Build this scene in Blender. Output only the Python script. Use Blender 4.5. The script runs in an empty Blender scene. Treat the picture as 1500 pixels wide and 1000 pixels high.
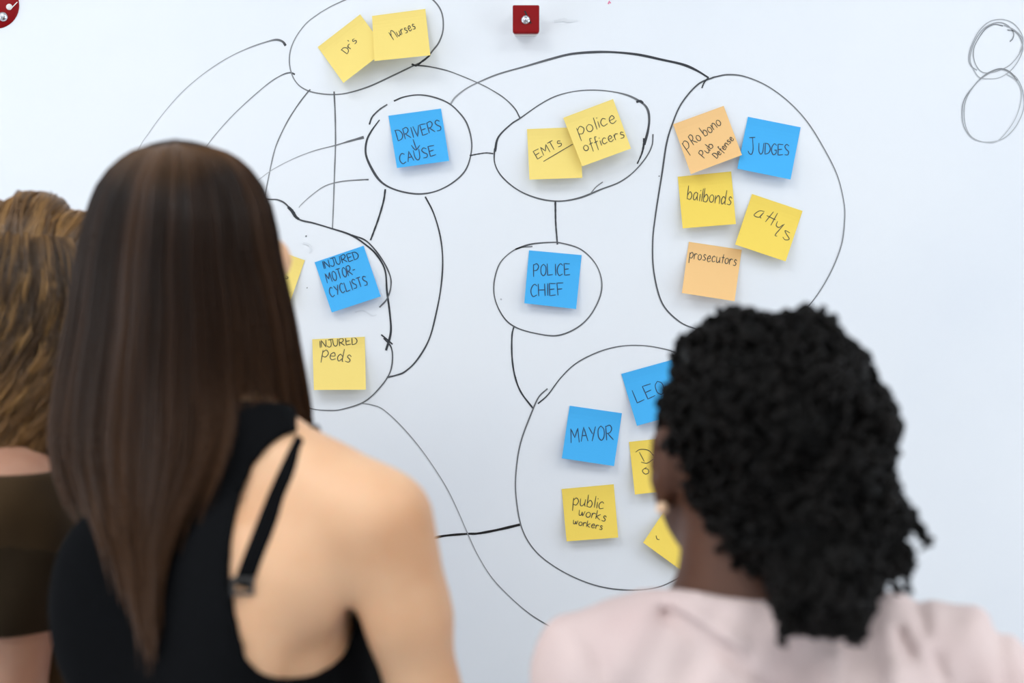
import bpy, math, random
import numpy as np
from mathutils import Vector, Matrix
random.seed(7); RNG = np.random.default_rng(7)
S = bpy.context.scene
COL = S.collection

# ------------------------------------------------------------------ camera, world, lights, exposure
FOC = 50.0; FPX = 1500 * FOC / 36.0; CAMD = 1.979; CAMZ = 1.5
cam = bpy.data.cameras.new('camera'); cam.lens = FOC; cam.sensor_width = 36.0
cam.dof.use_dof = True; cam.dof.focus_distance = CAMD; cam.dof.aperture_fstop = 2.9
cam.clip_start = 0.05
camo = bpy.data.objects.new('camera', cam); COL.objects.link(camo)
camo.location = (0, -CAMD, CAMZ); camo.rotation_euler = (math.pi / 2, 0, 0)
S.camera = camo
S.view_settings.view_transform = 'Standard'; S.view_settings.look = 'None'
S.view_settings.gamma = 1; S.view_settings.use_curve_mapping = False
S.view_settings.exposure = -1.38
w = bpy.data.worlds.new('world'); S.world = w; w.use_nodes = True
w.node_tree.nodes['Background'].inputs[0].default_value = (0.75, 0.86, 1.0, 1)
w.node_tree.nodes['Background'].inputs[1].default_value = 2.2
LIGHT_SPOTS = [(-0.85, -1.45, 22), (1.1, -1.45, 13), (-1.15, -3.7, 38), (0.85, -3.7, 31), (-2.5, -1.45, 4), (2.5, -1.45, 4)]  # last two lamps are added to brighten the lower board
WINDOW_FILL_POWER = (84, 74)
ROOM = dict(x0=-3.2, x1=3.2, y0=-5.2, y1=0.03, z1=2.9)

def at(px, py, Y=0.0):
    """point of the photograph at depth Y (board front is Y=0)"""
    k = (CAMD + Y) / FPX
    return ((px - 750) * k, Y, CAMZ - (py - 500) * k)

# ------------------------------------------------------------------ helpers
def srgb(r, g, b):
    def f(c):
        c /= 255.0
        return c / 12.92 if c <= 0.04045 else ((c + 0.055) / 1.055) ** 2.4
    return (f(r), f(g), f(b), 1.0)

def mat(name, color, rough=0.5, metal=0.0, spec=0.5, sss=0.0, noise=None, bump=0.0, bscale=200.0, attr=None,
        coat=0.0, sheen=0.0, transl=0.0, aniso=0.0, stretch=None, sssr=(0.012, 0.004, 0.002)):
    m = bpy.data.materials.new(name); m.use_nodes = True
    nt = m.node_tree; N = nt.nodes; L = nt.links
    p = N['Principled BSDF']; out = N['Material Output']
    p.inputs['Base Color'].default_value = color
    p.inputs['Roughness'].default_value = rough
    p.inputs['Metallic'].default_value = metal
    p.inputs['Specular IOR Level'].default_value = spec
    p.inputs['Coat Weight'].default_value = coat
    p.inputs['Sheen Weight'].default_value = sheen
    if aniso: p.inputs['Anisotropic'].default_value = aniso
    if sss:
        p.inputs['Subsurface Weight'].default_value = sss
        p.inputs['Subsurface Radius'].default_value = sssr
        p.inputs['Subsurface Scale'].default_value = 1.0
    csock = None
    if attr:
        a = N.new('ShaderNodeAttribute'); a.attribute_name = attr; csock = a.outputs['Color']
    if noise:
        sc, c2, lo, hi = noise
        tc = N.new('ShaderNodeTexCoord'); nz = N.new('ShaderNodeTexNoise'); nz.inputs['Scale'].default_value = sc
        nz.inputs['Detail'].default_value = 5
        if stretch:
            mp = N.new('ShaderNodeMapping'); mp.inputs['Scale'].default_value = stretch
            L.new(tc.outputs['Object'], mp.inputs[0]); L.new(mp.outputs[0], nz.inputs['Vector'])
        else:
            L.new(tc.outputs['Object'], nz.inputs['Vector'])
        mr = N.new('ShaderNodeMapRange'); mr.inputs[1].default_value = lo; mr.inputs[2].default_value = hi
        L.new(nz.outputs[0], mr.inputs[0])
        mx = N.new('ShaderNodeMix'); mx.data_type = 'RGBA'
        L.new(mr.outputs[0], mx.inputs[0])
        mx.inputs[6].default_value = color; mx.inputs[7].default_value = c2
        if csock: L.new(csock, mx.inputs[6])
        csock = mx.outputs[2]
    if csock: L.new(csock, p.inputs['Base Color'])
    if bump:
        tc = N.new('ShaderNodeTexCoord'); nz = N.new('ShaderNodeTexNoise'); nz.inputs['Scale'].default_value = bscale
        nz.inputs['Detail'].default_value = 3
        L.new(tc.outputs['Object'], nz.inputs['Vector'])
        b = N.new('ShaderNodeBump'); b.inputs['Strength'].default_value = bump; b.inputs['Distance'].default_value = 0.002
        L.new(nz.outputs[0], b.inputs['Height']); L.new(b.outputs[0], p.inputs['Normal'])
    if transl:
        t = N.new('ShaderNodeBsdfTranslucent'); ms = N.new('ShaderNodeMixShader'); ms.inputs[0].default_value = transl
        t.inputs['Color'].default_value = color
        if csock: L.new(csock, t.inputs['Color'])
        L.new(p.outputs[0], ms.inputs[1]); L.new(t.outputs[0], ms.inputs[2]); L.new(ms.outputs[0], out.inputs[0])
    return m

def mesh_obj(name, V, F, m=None, parent=None, smooth=True, cols=None, loc=None):
    """V (n,3) array; F (m,k) int array or list of tuples"""
    me = bpy.data.meshes.new(name)
    V = np.asarray(V, dtype=np.float32)
    if isinstance(F, np.ndarray):
        k = F.shape[1]; nf = F.shape[0]
        me.vertices.add(len(V)); me.vertices.foreach_set('co', V.ravel())
        me.loops.add(nf * k); me.loops.foreach_set('vertex_index', F.astype(np.int32).ravel())
        me.polygons.add(nf); me.polygons.foreach_set('loop_start', np.arange(0, nf * k, k, dtype=np.int32))
        me.update(calc_edges=True)
    else:
        me.from_pydata([tuple(float(c) for c in v) for v in V], [], F); me.update()
    if smooth: me.polygons.foreach_set('use_smooth', np.ones(len(me.polygons), dtype=bool))
    if cols is not None:
        ca = me.color_attributes.new('tint', 'FLOAT_COLOR', 'POINT')
        c = np.ones((len(V), 4), dtype=np.float32); c[:, :3] = cols
        ca.data.foreach_set('color', c.ravel())
    if m: me.materials.append(m)
    o = bpy.data.objects.new(name, me); COL.objects.link(o)
    if parent: o.parent = parent
    if loc is not None: o.location = loc
    return o

def boxes(bl):
    V = []; F = []
    for (x0, y0, z0, x1, y1, z1) in bl:
        b = len(V)
        V += [(x0, y0, z0), (x1, y0, z0), (x1, y1, z0), (x0, y1, z0), (x0, y0, z1), (x1, y0, z1), (x1, y1, z1), (x0, y1, z1)]
        F += [(b, b+3, b+2, b+1), (b+4, b+5, b+6, b+7), (b, b+1, b+5, b+4), (b+1, b+2, b+6, b+5), (b+2, b+3, b+7, b+6), (b+3, b, b+4, b+7)]
    return V, F

def box(name, b, m, parent=None, bevel=0.0):
    V, F = boxes([b]); o = mesh_obj(name, V, F, m, parent, smooth=False)
    if bevel:
        md = o.modifiers.new('bevel', 'BEVEL'); md.width = bevel; md.segments = 3
    return o

def empty(name, loc=(0, 0, 0)):
    o = bpy.data.objects.new(name, None); o.location = loc; COL.objects.link(o); o.empty_display_size = 0.1
    return o

def tag(o, label=None, cat=None, group=None, kind=None):
    if label: o['label'] = label
    if cat: o['category'] = cat
    if group: o['group'] = group
    if kind: o['kind'] = kind
    return o

# ------------------------------------------------------------------ setting
R = ROOM
m_wall = mat('wall_paint', srgb(232, 234, 236), 0.7, bump=0.15, bscale=120)
m_floor = mat('floor_carpet', srgb(186, 186, 188), 0.9, noise=(60, srgb(168, 168, 172), 0.3, 0.7), bump=0.5, bscale=300)
m_ceil = mat('ceiling_paint', srgb(238, 238, 236), 0.8, bump=0.2, bscale=90)
t = 0.1
for nm, b, m in [('floor', (R['x0'], R['y0'], -t, R['x1'], R['y1'], 0), m_floor),
                 ('ceiling', (R['x0'], R['y0'], R['z1'], R['x1'], R['y1'], R['z1'] + t), m_ceil),
                 ('wall_back', (R['x0'], R['y1'], 0, R['x1'], R['y1'] + t, R['z1']), m_wall),
                 ('wall_front', (R['x0'], R['y0'] - t, 0, R['x1'], R['y0'], R['z1']), m_wall)]:
    tag(box(nm, b, m), kind='structure')
WY0, WY1, WZ0, WZ1 = -2.8, -0.2, 0.3, 2.0  # unseen windows, added on both sides to fill the lower board with light
m_frame = mat('fill_window_paint', srgb(222, 224, 226), 0.45)
m_glass = bpy.data.materials.new('fill_window_glass'); m_glass.use_nodes = True
_n = m_glass.node_tree; _g = _n.nodes.new('ShaderNodeBsdfTransparent'); _h = _n.nodes.new('ShaderNodeBsdfGlossy'); _m = _n.nodes.new('ShaderNodeMixShader')
_h.inputs['Roughness'].default_value = 0.03; _m.inputs[0].default_value = 0.08
_n.links.new(_g.outputs[0], _m.inputs[1]); _n.links.new(_h.outputs[0], _m.inputs[2]); _n.links.new(_m.outputs[0], _n.nodes['Material Output'].inputs[0])
for i, (nm, xa, xb, sg) in enumerate([('wall_left', R['x0'] - t, R['x0'], 1), ('wall_right', R['x1'], R['x1'] + t, -1)]):
    V, F = boxes([(xa, R['y0'], 0, xb, WY0, R['z1']), (xa, WY1, 0, xb, R['y1'], R['z1']), (xa, WY0, 0, xb, WY1, WZ0), (xa, WY0, WZ1, xb, WY1, R['z1'])])
    tag(mesh_obj(nm, V, F, m_wall, smooth=False), kind='structure')
    wr_ = tag(empty('fill_window_%d' % (i + 1), ((xa + xb) / 2, (WY0 + WY1) / 2, WZ0)), kind='structure')
    hw = (WY1 - WY0) / 2; hz = WZ1 - WZ0
    V, F = boxes([(-.04, -hw, 0, .04, hw, .05), (-.04, -hw, hz - .05, .04, hw, hz), (-.04, -hw, .05, .04, -hw + .05, hz - .05), (-.04, hw - .05, .05, .04, hw, hz - .05),
                  (-.03, -.02, .05, .03, .02, hz - .05)])
    mesh_obj('fill_window_frame', V, F, m_frame, wr_, smooth=False)
    for a, b in ((-hw + .05, -.02), (.02, hw - .05)): box('pane', (-.004, a, .05, .004, b, hz - .05), m_glass, wr_)
    box('fill_window_sill', (-.05, -hw - .04, -.03, .12, hw + .04, 0) if sg > 0 else (-.12, -hw - .04, -.03, .05, hw + .04, 0), m_frame, wr_)
    ld = bpy.data.lights.new('window_fill_light', 'AREA'); ld.shape = 'RECTANGLE'; ld.size = hz; ld.size_y = 2 * hw; ld.energy = WINDOW_FILL_POWER[i]; ld.color = (0.93, 0.965, 1.0)  # added fill lamp standing in each window opening as daylight
    lo = bpy.data.objects.new('window_fill_light', ld); COL.objects.link(lo); lo.parent = wr_; lo.location = (sg * .07, 0, hz / 2); lo.rotation_euler = (0, -sg * math.pi / 2, 0)
m_base = mat('baseboard_paint', srgb(210, 212, 214), 0.5)
tag(box('baseboard_back', (R['x0'], R['y1'] - 0.015, 0, R['x1'], R['y1'], 0.1), m_base, bevel=0.004), kind='structure')

m_alu = mat('brushed_metal', srgb(190, 192, 196), 0.35, metal=1.0)
m_diff = mat('lamp_diffuser', (1, 1, 1, 1), 0.5)
pn = m_diff.node_tree.nodes['Principled BSDF']
pn.inputs['Emission Color'].default_value = (1, 0.985, 0.96, 1); pn.inputs['Emission Strength'].default_value = 4.0
for i, (lx, ly, pw) in enumerate(LIGHT_SPOTS):
    rt = empty('ceiling_light', (lx, ly, R['z1']))
    tag(rt, ['flat square ceiling lamp nearest the board, on the left', 'flat square ceiling lamp nearest the board, on the right',
             'flat square ceiling lamp behind the camera, on the left', 'flat square ceiling lamp behind the camera, on the right',
             'added square ceiling lamp, unseen, brightening the lower board from the left', 'added square ceiling lamp, unseen, brightening the lower board from the right'][i],
        'lamp', 'ceiling lamps')
    V, F = boxes([(-.62, -.62, -.05, .62, -.58, 0), (-.62, .58, -.05, .62, .62, 0), (-.62, -.58, -.05, -.58, .58, 0), (.58, -.58, -.05, .62, .58, 0)])
    mesh_obj('lamp_frame', V, F, m_alu, rt, smooth=False)
    box('diffuser', (-.58, -.58, -.03, .58, .58, -.01), m_diff, rt)
    ld = bpy.data.lights.new('lamp_light', 'AREA'); ld.shape = 'SQUARE'; ld.size = 1.1 if i > 1 else 0.75; ld.energy = pw
    ld.color = (0.97, 0.985, 1.0)
    lo = bpy.data.objects.new('lamp_light', ld); COL.objects.link(lo); lo.parent = rt; lo.location = (0, 0, -0.055)

# ------------------------------------------------------------------ strokes (marker and pen lines)
def catmull(P, n=8):
    P = np.asarray(P, float)
    if len(P) < 3: return P
    Q = np.vstack([2 * P[0] - P[1], P, 2 * P[-1] - P[-2]])
    out = []
    for i in range(1, len(Q) - 2):
        a, b, c, d = Q[i-1], Q[i], Q[i+1], Q[i+2]
        for k in range(n):
            t = k / n
            out.append(0.5 * ((2*b) + (-a+c)*t + (2*a-5*b+4*c-d)*t*t + (-a+3*b-3*c+d)*t**3))
    out.append(Q[-2])
    return np.array(out)

def ribbon(P, W):
    """flat strip along the 2-D polyline P with widths W; returns verts (2n,2), quads"""
    P = np.asarray(P, float); n = len(P)
    T = np.gradient(P, axis=0); T /= (np.linalg.norm(T, axis=1, keepdims=True) + 1e-9)
    Nn = np.stack([-T[:, 1], T[:, 0]], 1); W = np.broadcast_to(np.asarray(W, float), (n,))[:, None] / 2
    V = np.empty((2 * n, 2)); V[0::2] = P + Nn * W; V[1::2] = P - Nn * W
    i = np.arange(n - 1) * 2
    F = np.stack([i, i + 1, i + 3, i + 2], 1)
    return V, F

# ------------------------------------------------------------------ whiteboard
m_board = mat('whiteboard_enamel', srgb(240, 246, 252), 0.32, spec=0.4, noise=(2.5, srgb(234, 241, 249), 0.45, 0.75))
m_ink = mat('marker_ink', srgb(60, 64, 70), 0.5, attr='tint', spec=0.3)
wb = empty('whiteboard', (0, 0, 1.45))
tag(wb, 'large white dry-erase board covered in hand-drawn circles and connecting lines', 'whiteboard')
BX = 1.55
box('board_surface', (-BX, 0.0, -0.65, BX, 0.022, 0.72), m_board, wb)
V, F = boxes([(-BX - .03, -.012, .72, BX + .03, .028, .75), (-BX - .03, -.012, -.68, BX + .03, .028, -.65),
              (-BX - .03, -.012, -.65, -BX, .028, .72), (BX, -.012, -.65, BX + .03, .028, .72)])
mesh_obj('board_frame', V, F, m_alu, wb, smooth=False)
V, F = boxes([(-1.0, -.07, -.695, 1.0, -.012, -.685), (-1.0, -.075, -.695, 1.0, -.07, -.67)])
mesh_obj('pen_tray', V, F, m_alu, wb, smooth=False)

# name, points in the photo, widths (start..end, px), ink darkness (start..end 0..1)
LINES = [
 ('marker_line', [(190,246),(207,211),(218,195),(233,174),(260,142),(287,117),(314,97),(341,81),(368,69),(392,61),(405,58.4),(414,61),(418.5,67)], [1.1,1.1,1.2,1.3,1.4,1.5,2.2,3.2,3.2], [.35,.4,.5,.6,.8,1]),
 ('marker_line', [(285,240),(305,211),(320,192),(344,166),(371,141),(395,121),(413,110),(425,106.5),(432,109)], [1.2,1.4,1.6,2.2], [.5,.6,.75,1]),
 ('marker_circle', [(470,18),(450,33),(435,52),(426,72),(424,92),(428,110),(436,123),(447,131),(462,136),(485,138.5),(508,136.5),(540,127),(575,111),(603,97.5),(622,88),(634,74),(643,62),(649,44),(648,22),(640,6),(625,-6),(600,-14),(560,-14),(520,-5),(490,7),(470,18)], [1.3,1.5,1.6,1.8,2,2,1.9,1.6,1.4], [.7,.8,.9,.85,.7]),
 ('marker_line', [(603,94),(610,96),(617,91),(630,81)], [2.6,2.6,2.2], [1,1]),
 ('marker_line', [(454.6,131),(450,136),(437,153),(421,178),(407,207),(400,229),(392,267),(386,300)], [1.8,1.6,1.5], [.9,.7]),
 ('marker_line', [(489.4,134),(491,168),(491.5,210),(490,255),(488.5,300),(487,335)], [2,1.7,1.5], [.9,.75]),
 ('marker_line', [(378,264),(400,248),(430,232.5),(460,221),(491,213),(511,207),(533,201)], [1,1.1,1.3,1.8,3.8], [.4,.55,.8,.9]),
 ('marker_line', [(438,304),(441,300),(454,288),(475,273),(499,266),(529,263.4),(540,263)], [1.1,1.3,1.6,2], [.5,.7,.9]),
 ('marker_circle', [(577,148),(592,142),(613,139),(634,142),(655,150),(670,162),(683.5,180),(690.4,204),(690,225),(682,249),(664,267),(640,279.6),(616,284),(592,281.4),(571,274.5),(556,264),(544,246),(536,226),(537,207),(544,192),(556,175.5)], [2,1.8,2,2,1.9,2,2.2,3.2,2.8,1.5], [1,.9,.95,1]),
 ('marker_line', [(567.4,153),(556,160.5),(545.5,171),(541,182.4)], [2,2.2], [.9,1]),
 ('marker_line', [(660.4,152),(667,142.5),(682,130.5),(700,121),(730,108.6),(769,97.5),(805,87),(835,79.5),(868,76.5),(898,76.5),(934,80),(970,87.6),(1000,94.5),(1020,103),(1038,114)], [2.8,1.8,1.9,2.6,3.4,3,3.2,3.4,2.4], [.6,.8,.95,1,1]),
 ('marker_line', [(605.5,95.4),(628,97.5),(655,103.5),(679,112.5),(700,121.5),(718,130.5),(739,144),(754,159),(761.5,172.5)], [2,1.4,1.5,1.9], [1,.8,.95]),
 ('marker_line', [(688,228),(700,225.6),(712,224),(722.5,225)], [1.9,1.6,1.9], [1,.95]),
 ('marker_circle', [(725,222),(730,201),(748,182.4),(763,172.5),(790,153.6),(814,141),(841,134),(868,132),(895,134),(919,139.5),(938,149),(948,159),(951,174),(949,192),(943.6,212)], [3,2,1.6,1.4,1.5,3,3,3.4], [1,.9,.85,1]),
 ('marker_line', [(943.6,202.5),(943,212),(940,225),(933.4,240)], [3.4,2.6,1.6], [1,1]),
 ('marker_line', [(956.5,196.5),(955,213),(946,231),(928,252),(907,267),(880,277.5),(850,289.5),(820,294.6),(790,291),(760,279),(736,259.5),(725,240),(724.5,220),(727,217)], [1.8,1.6,1.7,2.4,2,1.8,1.7,2.6], [.9,.9,1]),
 ('marker_line', [(883,266.4),(873,274),(865,283.5)], [1.4,1.4], [.8,.8]),
 ('marker_line', [(932,139.5+10),(938,148),(942,151)], [3,3], [1,1]),
 ('marker_line', [(813.5,295),(814,325.5),(816.5,358)], [2.4,2.1], [1,.95]),
 ('marker_circle', [(755,365),(777,357.7),(805,355),(822.5,356),(850.5,365),(871.5,385),(881,409.5),(879,434),(864.5,462),(843.5,481),(815.5,491.4),(784,488),(756,479.5),(738.5,465.5),(726,441),(723.5,416.5),(730,390),(742,374.5),(759.5,363.3),(780,361)], [2.2,1.7,1.6,2,1.8,1.7,1.6,1.4], [.95,.85,.95,.85]),
 ('marker_line', [(752.5,479),(750,492),(750,521.5),(754,549.5),(763,574),(780.5,597.5)], [2,2.2,2.2], [1,1]),
 ('marker_circle', [(788,591),(802.6,578),(821.6,553),(844,532),(875,516),(905,507.6),(935.6,505.7),(966,509.5),(994.5,519),(1040,550),(1080,610),(1100,690),(1085,770),(1045,822),(997,845),(966,859),(932,864),(890,861),(852,850),(814,830.6),(783.6,806),(764.6,773.6),(756,728),(756,690),(762.7,648),(778,606),(789,581.7),(802,569)], [1.8,1.6,1.6,1.5,1.6,1.6,1.7,1.6,1.9,1.8], [1,.85,.85,.9,.85,.9]),
 ('marker_line', [(600,794),(625,790),(650,784.6),(683,781.6),(700,781),(730,775.5),(761.6,768)], [2.6,3.2,2.8,3.2,3.6], [1.1,1.1]),
 ('marker_line', [(530.5,590.5),(545,593),(562,600),(590,626),(620,662),(650,707),(668,742),(685,781),(700,813),(720,845),(745,872),(775,898),(805,917),(840,938)], [1.3,1.5,1.4,1.3,1.4,1.7], [.8,.6,.65,.95]),
 ('marker_line', [(564.5,277),(562,294),(555,318.5),(548,338),(542.8,351.8)], [2.4,2.4,2.2], [1,1]),
 ('marker_line', [(623,288),(635.5,313),(645,346.5),(648.5,381.5),(646,420),(639,458.5),(628.5,497),(611,527),(593.5,544),(580,549.5),(567,552.5)], [2,1.9,2,2.2,2.2], [1,.95]),
 ('marker_line', [(385,292),(396,292),(408,293),(420,300),(436,320),(460.5,327),(487,335),(513,343.7),(534,357),(551.5,373),(564,395.5),(567,427),(571,458.5),(572.5,486.5),(565.5,513)], [1.8,1.9,2.3,2,2.3,2.3,2.3,2.6,3], [.9,1,1]),
 ('marker_line', [(422,303),(428,309),(433,317),(438,321)], [3.8,4.4,3], [1,1]),
 ('marker_line', [(515,344),(537.5,353.5),(558.5,378),(571,402.5),(572.5,420),(567,437.5),(556,450)], [2,2,1.8,2.2], [1,.85]),
 ('marker_line', [(558.5,490),(567,497),(575,504)], [2,2], [1,1]),
 ('marker_circle', [(562,495),(572.5,507.5),(575,525),(571,546),(557,567),(534,588),(502.5,599),(481.5,601),(457,598.5),(435,590),(410,570)], [2,1.7,1.8,1.5,1.4], [1,.85,.75]),
 ('marker_circle', [(1046,113),(1066,109.5),(1090,112),(1122,125),(1154,148),(1182,178),(1206,216),(1226,256),(1236,296),(1237,324),(1232,360),(1216,400),(1194,436),(1174,457),(1140,480),(1095,490),(1046,487),(1018,481),(994,470),(970,444),(958,400),(956,356),(960,316),(970,252),(976,212),(984,184),(998,152),(1022,124),(1046,113)], [2,1.6,1.5,1.5,1.6,1.7,1.8,2,2,2.2,2], [.95,.75,.75,.9,.95,.95]),
 ('marker_line', [(1038,114),(1032,120),(1028,129)], [2.4,1.6], [1,1]),
 ('marker_circle', [(1475.4,44),(1486,46),(1494,55),(1498,70),(1494,84),(1486,97),(1476,107),(1463,114),(1449,115.5),(1434,113),(1424,98),(1421,84),(1427,62),(1440,43),(1455.6,34),(1469,34),(1480,41),(1484.6,49.5),(1483,57),(1479,61)], [1.5,1.2,1.2,1.5], [.75,.45,.6,.75]),
 ('marker_circle', [(1469,38),(1455.6,36),(1442,44),(1429,64),(1425.5,77),(1428,92),(1436,104),(1447,107),(1464,103),(1480,94.6),(1493,79),(1498,66),(1496,54),(1484,43),(1470,37)], [1.5,1.2,1.2,1.3], [.8,.55,.6]),
 ('marker_circle', [(1493,79),(1498.5,59),(1493,44),(1482,33),(1466.6,28.6),(1449,32),(1433.6,46),(1422.6,68),(1419,86),(1422.6,97),(1431,103)], [1.2,1.2,1.3], [.5,.55,.65]),
 ('marker_circle', [(1489.7,120),(1482,108),(1469,101),(1455.6,103),(1440,112),(1425,127.6),(1412.7,145),(1409,163),(1411.6,185),(1422.6,201),(1438,207.5),(1458,207),(1475.4,199),(1491,180),(1499.6,156),(1497.4,132),(1489,114),(1477,105.6)], [1.6,1.5,1.2,1.3,1.2], [.85,.7,.45,.55]),
 ('marker_circle', [(1490,118),(1477.6,105.6),(1462,102),(1444.6,110),(1429,123),(1416,143),(1412,163),(1415,187),(1425,202),(1444.6,208.6),(1462,205.7),(1482,182.6),(1493,158),(1495.6,134),(1488,118),(1473,108)], [1.4,1.3,1.2,1.2], [.7,.6,.4,.5]),
 ('smudge_mark', [(448,345),(449,346.5)], [2.2,1.6], [.9,.9]),
 ('smudge_mark', [(449.5,421),(450.5,422)], [1.8,1.2], [.8,.8]),
 ('smudge_mark', [(965,257.5),(966,258.5)], [1.8,1.4], [.9,.9]),
 ('smudge_mark', [(733,437.5),(735,439)], [2.2,2], [.4,.4]),
 ('smudge_mark', [(444,356),(452,358),(456,364),(453,371)], [3,2.5,1.5], [.1,.07]),
 ('smudge_mark', [(520,457),(532,455),(545,462),(552,461)], [1.4,2.2,1], [.13,.1]),
 ('smudge_mark', [(812,32),(826,29),(832,31),(846,30)], [3,5,2], [.12,.05]),
]
white = np.array(srgb(240, 246, 252)[:3]); ink = np.array(srgb(52, 56, 62)[:3])
for i, (nm, pts, wd, dk) in enumerate(LINES):
    P = catmull(pts, 9); n = len(P); q = np.linspace(0, 1, n)
    W = np.interp(q, np.linspace(0, 1, len(wd)), wd) * (1 + 0.08 * np.sin(q * 40 + i)) * 1.08
    D = np.clip(np.interp(q, np.linspace(0, 1, len(dk)), dk), 0, 1.1)
    V2, F2 = ribbon(P, W)
    Y = -0.0003 - 0.000012 * i
    V3 = np.array([at(a, b, 0) for a, b in V2]); V3[:, 1] = Y; V3[:, 2] -= 1.45
    c = np.clip(white[None] * (1 - D[:, None]) + ink[None] * D[:, None], 0.01, 1)
    o = mesh_obj(nm, V3, F2, m_ink, wb, smooth=False, cols=np.repeat(c, 2, 0))
m_pink = mat('pink_ink', srgb(238, 130, 170), 0.5)
V2, F2 = ribbon([(891, 6), (892.5, 2), (894.5, 5)], [2.2, 2.4, 2])
V3 = np.array([at(a, b, 0) for a, b in V2]); V3[:, 1] = -0.0004; V3[:, 2] -= 1.45
o = mesh_obj('smudge_mark', V3, F2, m_pink, wb, smooth=False); o['label'] = 'small pink marker speck'

# ------------------------------------------------------------------ stroke lettering
G = {
'A': ["0,0 .5,1 1,0", ".2,.4 .85,.4"], 'B': ["0,0 0,1", "~0,1 .8,.9 .7,.55 .1,.5 .9,.4 .8,.05 0,0"],
'C': ["~1,.85 .6,1 .15,.75 .02,.35 .35,0 .95,.12"], 'D': ["0,0 0,1", "~-.15,1 .6,.92 1,.5 .7,.12 0,0"],
'E': ["1,.97 0,1 .06,0 1,.05", "0,.5 .8,.54"], 'F': ["1,1 0,1 .1,0", "0,.5 .8,.52"],
'G': ["~1,.85 .55,1 .1,.7 .05,.3 .4,0 .9,.15 .95,.42", ".55,.42 1.05,.42"], 'H': ["0,0 0,1", "1,0 1,1", "0,.5 1,.5"],
'I': [".5,0 .5,1"], 'J': ["~.7,1 .78,.3 .5,0 .1,.03 -.15,.2", ".1,1 1.2,1.02"], 'L': ["0,1 0,0 .9,.05"],
'M': ["0,0 .1,1 .5,.35 .95,1 1,0"], 'N': ["0,0 .05,1 .9,0 1,1"], 'O': ["~.5,1 .1,.75 .08,.25 .5,0 .9,.25 .92,.75 .5,1"],
'P': [".02,-.08 0,1", "~-.02,.92 .55,1.05 .9,.8 .6,.5 .1,.45"], 'R': ["0,0 0,1", "~-.02,.95 .6,1.03 .85,.78 .55,.52 .1,.48", ".2,.48 1,0"],
'S': ["~.95,.85 .5,1 .15,.8 .4,.55 .85,.33 .7,.05 .1,.05"], 'T': [".5,0 .5,1", "0,1 1,1"],
'U': ["~0,1 .05,.3 .4,0 .8,.2 .95,1"], 'V': ["0,1 .45,0 1,1"], 'Y': ["0,1 .5,.5", "1,1 .35,0"], '-': ["0,.5 1,.52"],
'a': ["~.9,.5 .5,.62 .1,.4 .15,.06 .5,.04 .85,.35", "~.88,.58 .85,.2 1,0"],
'b': ["0,1.05 .08,0", "~.06,.3 .5,.6 .95,.35 .7,.02 .06,.05"], 'c': ["~.9,.5 .5,.62 .08,.35 .3,.02 .95,.1"],
'd': ["~.8,.45 .4,.6 .05,.3 .3,0 .8,.25", "~.9,1.1 .85,.5 .85,.12 1,0"], 'e': ["~.1,.28 .8,.36 .6,.62 .15,.45 .1,.15 .45,-.02 1,.12"],
'f': ["~1,1 .6,1.05 .45,.7 .42,-.35", "0,.5 .95,.55"], 'i': [".5,.55 .5,0", ".48,.78 .54,.86"],
'k': ["0,1 0,0", ".85,.62 .05,.28 .95,0"], 'l': [".5,1 .5,0"], 'n': ["0,.6 .05,0", "~.04,.3 .5,.62 .88,.45 .95,0"],
'o': ["~.5,.6 .1,.42 .12,.12 .5,0 .9,.15 .88,.45 .5,.6"], 'p': ["0,.62 .1,-.5", "~.02,.4 .5,.66 .95,.4 .6,.05 .08,.1"],
'r': ["0,.6 .1,0", "~.08,.35 .4,.6 1,.55"], 's': ["~.9,.5 .5,.62 .3,.42 .8,.22 .6,0 .05,.03"], 't': [".5,.95 .5,0", "0,.6 1,.6"],
'u': ["~0,.6 .1,.1 .45,0 .85,.25", "~.9,.6 .88,.15 1.05,0"], 'w': ["~0,.6 .15,.05 .5,.1 .55,.45 .75,.05 1,.6"],
'y': ["~0,.6 .15,.2 .8,.25", "~.95,.6 .8,0 .5,-.5 .15,-.4"], "'": [".5,1.1 .45,.85"],
}
ADV = {'I': .35, 'i': .35, 'l': .35, "'": .3, 'M': 1.2, 'w': 1.25, ' ': .5, '-': .6, 't': .8, 'f': .8, 'r': .8, 'J': .9}
def word(text, x0, y0, x1, y1, h, wfill=.8):
    tot = sum(ADV.get(c, 1) for c in text); d = np.array([x1 - x0, y1 - y0], float); Ld = np.linalg.norm(d); d /= Ld
    up = np.array([d[1], -d[0]]); u = Ld / tot; p = 0; out = []
    for c in text:
        a = ADV.get(c, 1)
        if c != ' ':
            jit = random.uniform(-.04, .04) * h; sl = random.uniform(-.04, .06)
            for st in G[c]:
                sm = st[0] == '~'; pts = [tuple(map(float, q.split(','))) for q in st.lstrip('~').split()]
                P = [np.array([x0, y0]) + d * (p + (gx * a * wfill + sl * gy) * u) + up * (gy * h + jit) for gx, gy in pts]
                out.append((P, sm))
        p += a * u
    return out

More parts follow.
